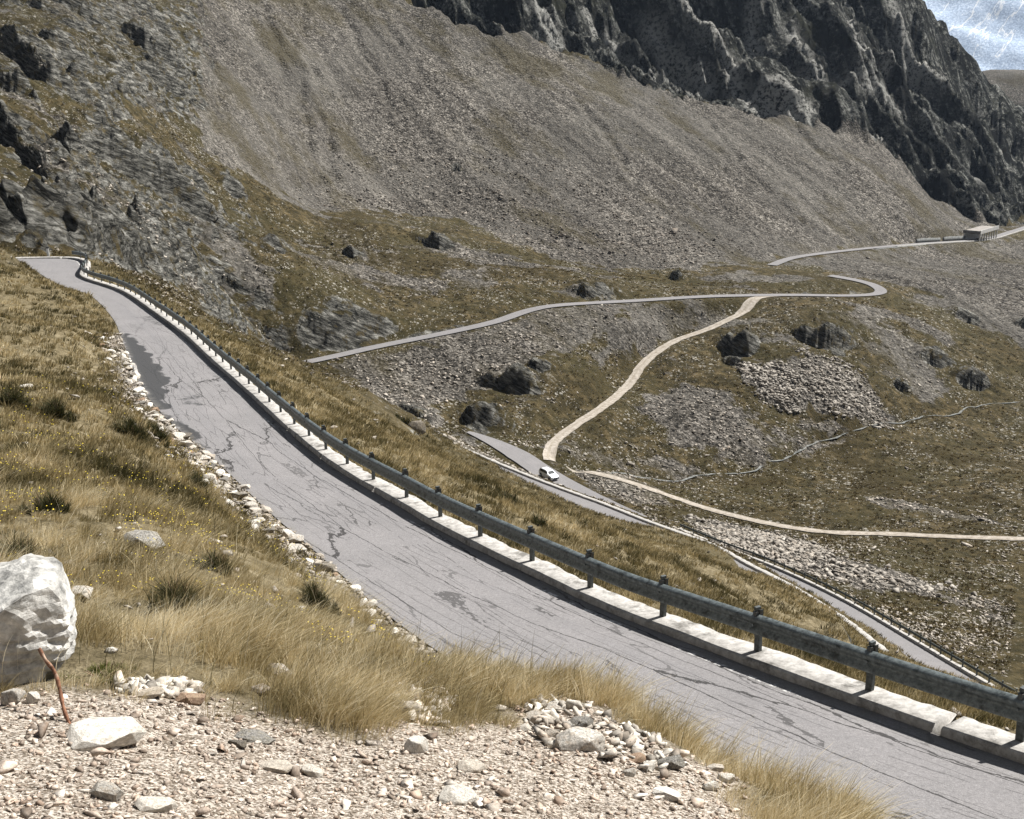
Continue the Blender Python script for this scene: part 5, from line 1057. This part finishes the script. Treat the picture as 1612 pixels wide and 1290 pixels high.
# ------------------------------------------------------------------ avalanche gallery and its walls
g0 = P(1541, 379.5, 490); g0[2] += .1; g1 = P(1572, 374, 508); ax = Vector((g1-g0)*np.array([1, 1, 0])).normalized(); pe = Vector((-ax.y, ax.x, 0))
if pe.x > 0: pe = -pe
gl = 21.; ge = empty('avalanche_gallery', tuple(g0)); tag(ge, 'concrete avalanche gallery with open columns over the far road', 'gallery')
def gbox(name, a, b_, u0, u1, z0, z1, m_):
    bm = bmesh.new(); 
    for s_ in (z0, z1):
        pass
    vs = [bm.verts.new(ax*q[0]+pe*q[1]+Vector((0, 0, q[2]))) for q in ((a, u0, z0), (b_, u0, z0), (b_, u1, z0), (a, u1, z0), (a, u0, z1), (b_, u0, z1), (b_, u1, z1), (a, u1, z1))]
    for f in ((0,1,2,3),(4,5,6,7),(0,1,5,4),(1,2,6,5),(2,3,7,6),(3,0,4,7)): bm.faces.new([vs[k] for k in f])
    bmesh.ops.recalc_face_normals(bm, faces=bm.faces[:]); return bm_obj(name, bm, m_, ge)
M_GC = m_simple('gallery_concrete', (.42,.41,.39), (.62,.60,.57), .8, bumpd=0)
gbox('roof', -.4, gl, -.35, 6.5, 2.9, 3.5, m_simple('gravelled_roof', (.22,.20,.18), (.34,.31,.28), .5, bumpd=.02))
gbox('fascia', -.45, gl+.1, -.6, -.352, 2.6, 4.1, M_GC); gbox('portal_beam', -.7, -.405, -.35, 6.5, 2.6, 3.9, m_simple('shaded_concrete', (.10,.10,.09), (.22,.21,.2), .8, bumpd=0)); gbox('back_wall', 0, gl, 5.6, 6.3, -1, 2.9, M_GC)  # portal beam concrete is darkened to paint in the shade of that side
for k in range(8): gbox('column', .0+k*2.9, .42+k*2.9, -.3, .15, -1, 2.9, M_GC)
# uphill retaining wall before the gallery
pG = ROADS['G'][0]; nG = nrm(pG); sgn = 1 if nG[len(nG)//2][1] > 0 else -1
def wall(pl, off, w, h0, h1, label, m_, sg, name='retaining_wall'):
    q = pl.copy(); nn_ = nrm(pl); q[:, :2] += nn_*sg*off; n_ = len(q); V = []
    for d, z in ((0, h0), (0, h1), (w, h1), (w, h0)): V.append(np.c_[q[:,0]+nn_[:,0]*sg*d, q[:,1]+nn_[:,1]*sg*d, q[:,2]+z+(.15*fbm(np.arange(n_)/4., np.zeros(n_), 2, 3) if z == h1 else 0)])
    V = np.stack(V, 1); id_ = np.arange(n_*4).reshape(n_, 4); f = np.stack([id_[:-1], id_[1:], np.roll(id_[1:], -1, 1), np.roll(id_[:-1], -1, 1)], -1).reshape(-1, 4); f = np.vstack([f, id_[0][None], id_[-1][None]])
    o = np_mesh(name, V.reshape(-1, 3), f, m_); bm = bmesh.new(); bm.from_mesh(o.data); bmesh.ops.recalc_face_normals(bm, faces=bm.faces[:]); bm.to_mesh(o.data); bm.free(); tag(o, label, 'wall'); return o
M_WL = m_simple('grey_masonry', (.09,.095,.09), (.22,.22,.21), 1.2, bumpd=.05)
uG = pG[:,0]/(pG[:,1]*cp-pG[:,2]*sp)*F+CU
wall(pG[(uG > 1452) & (uG < 1490)], 2.5, .5, -.3, 1.5, 'grey retaining wall on the uphill side of the far road, left stretch', M_WL, sgn); wall(pG[(uG > 1494) & (uG < 1530)], 2.5, .5, -.3, 1.7, 'grey retaining wall running up to the gallery mouth', M_WL, sgn)
wall(pG[(uG > 1365) & (uG < 1448)], 2.4, .4, -2.2, .1, 'low dark wall under the outer edge of the far road', M_WL, -sgn)
wall(pG[(uG > 1400) & (uG < 1700)], 2.15, .3, -.3, .35, 'pale kerb edging the far road past the gallery', M_CONC, -sgn, 'concrete_kerb')
# ------------------------------------------------------------------ far mountain
aa = np.radians(np.linspace(-30, 50, 420)); rr_ = np.linspace(1700, 4200, 260); AA, RR2 = np.meshgrid(aa, rr_); mx, my = (RR2*np.sin(AA)).ravel(), (RR2*np.cos(AA)).ravel()
dist = RR2.ravel(); acr = .75*mx+.66*my; al = .66*mx-.75*my
mz = -650+(dist-1700)*.72 + 26*(ridged((acr+90*fbm(mx/500, my/500, 2, 3))/420, al/1100, 4, 93)-.5) + 12*(ridged(acr/120, al/300, 3, 95)-.5) + 4*fbm(mx/60, my/60, 3, 96)
idm = np.arange(len(mx)).reshape(RR2.shape); fm = np.stack([idm[:-1,:-1], idm[:-1,1:], idm[1:,1:], idm[1:,:-1]], -1).reshape(-1, 4)[:, ::-1]
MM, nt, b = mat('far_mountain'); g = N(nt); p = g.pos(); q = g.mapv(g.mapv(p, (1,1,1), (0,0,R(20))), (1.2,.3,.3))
c_ = g.ramp(g.m('ADD', g.m('MULTIPLY', g.noise(q, .012, 10, .75), .12), g.m('MULTIPLY', g.noise(p, .22, 6, .8), .88)), (.42, (.33,.41,.54)), (.5, (.47,.57,.71)), (.57, (.64,.73,.86)), (.64, (.88,.91,.95)))  # blue of the distant haze is painted into the rock colour
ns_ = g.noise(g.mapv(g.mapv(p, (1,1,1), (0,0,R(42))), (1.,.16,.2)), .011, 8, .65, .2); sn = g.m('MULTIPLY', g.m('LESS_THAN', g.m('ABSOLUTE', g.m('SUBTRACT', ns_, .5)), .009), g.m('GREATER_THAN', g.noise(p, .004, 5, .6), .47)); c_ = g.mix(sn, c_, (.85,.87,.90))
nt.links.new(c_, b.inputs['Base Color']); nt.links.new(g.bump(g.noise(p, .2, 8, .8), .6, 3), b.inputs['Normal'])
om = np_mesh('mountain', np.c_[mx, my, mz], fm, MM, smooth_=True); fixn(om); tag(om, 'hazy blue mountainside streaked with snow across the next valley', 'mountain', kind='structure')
# air
hzm = bpy.data.materials.new('haze'); hzm.use_nodes = True; nt = hzm.node_tree; nt.nodes.clear(); pv = nt.nodes.new('ShaderNodeVolumePrincipled'); oo = nt.nodes.new('ShaderNodeOutputMaterial')
pv.inputs['Color'].default_value = (.62,.76,.98,1); pv.inputs['Density'].default_value = .00004; pv.inputs['Anisotropy'].default_value = .2; nt.links.new(pv.outputs[0], oo.inputs['Volume'])
if not os.environ.get('NOHAZE'):
    bm = bmesh.new(); bx(bm, (300, 1900, 480), (8400, 5200, 3200)); oh = bm_obj('haze', bm, hzm); tag(oh, 'thin bluish mountain air filling the valley', 'haze', kind='stuff')
# ------------------------------------------------------------------ camera, light, world
cam = bpy.data.cameras.new('camera'); co = bpy.data.objects.new('camera', cam); C.objects.link(co)
cam.sensor_width = 36; cam.lens = 36*F/1612; cam.clip_start = .1; cam.clip_end = 20000
co.location = (0, 0, 0); co.rotation_euler = (R(90)-PIT, 0, 0); bpy.context.scene.camera = co
sl = bpy.data.lights.new('sun', 'SUN'); sl.energy = 5.0; sl.angle = R(.5); sl.color = (1, .98, .945)
so = bpy.data.objects.new('sun', sl); C.objects.link(so); so.rotation_euler = Vector(SUN).to_track_quat('Z', 'Y').to_euler(); so.location = (20, 10, 60)
w = bpy.data.worlds.new('World'); bpy.context.scene.world = w; w.use_nodes = True; nt = w.node_tree
sk = nt.nodes.new('ShaderNodeTexSky'); sk.sky_type = 'NISHITA'; sk.sun_disc = False; sk.sun_elevation = R(52); sk.sun_rotation = math.atan2(SUN[0], SUN[1]); sk.altitude = 2300
bg = nt.nodes['Background']; hs = nt.nodes.new('ShaderNodeHueSaturation'); hs.inputs['Saturation'].default_value = .35; nt.links.new(sk.outputs[0], hs.inputs['Color']); nt.links.new(hs.outputs[0], bg.inputs[0]); bg.inputs[1].default_value = .030
sc_ = bpy.context.scene; sc_.view_settings.view_transform = 'Standard'; sc_.view_settings.look = 'None'; sc_.view_settings.exposure = .95; sc_.view_settings.gamma = 1
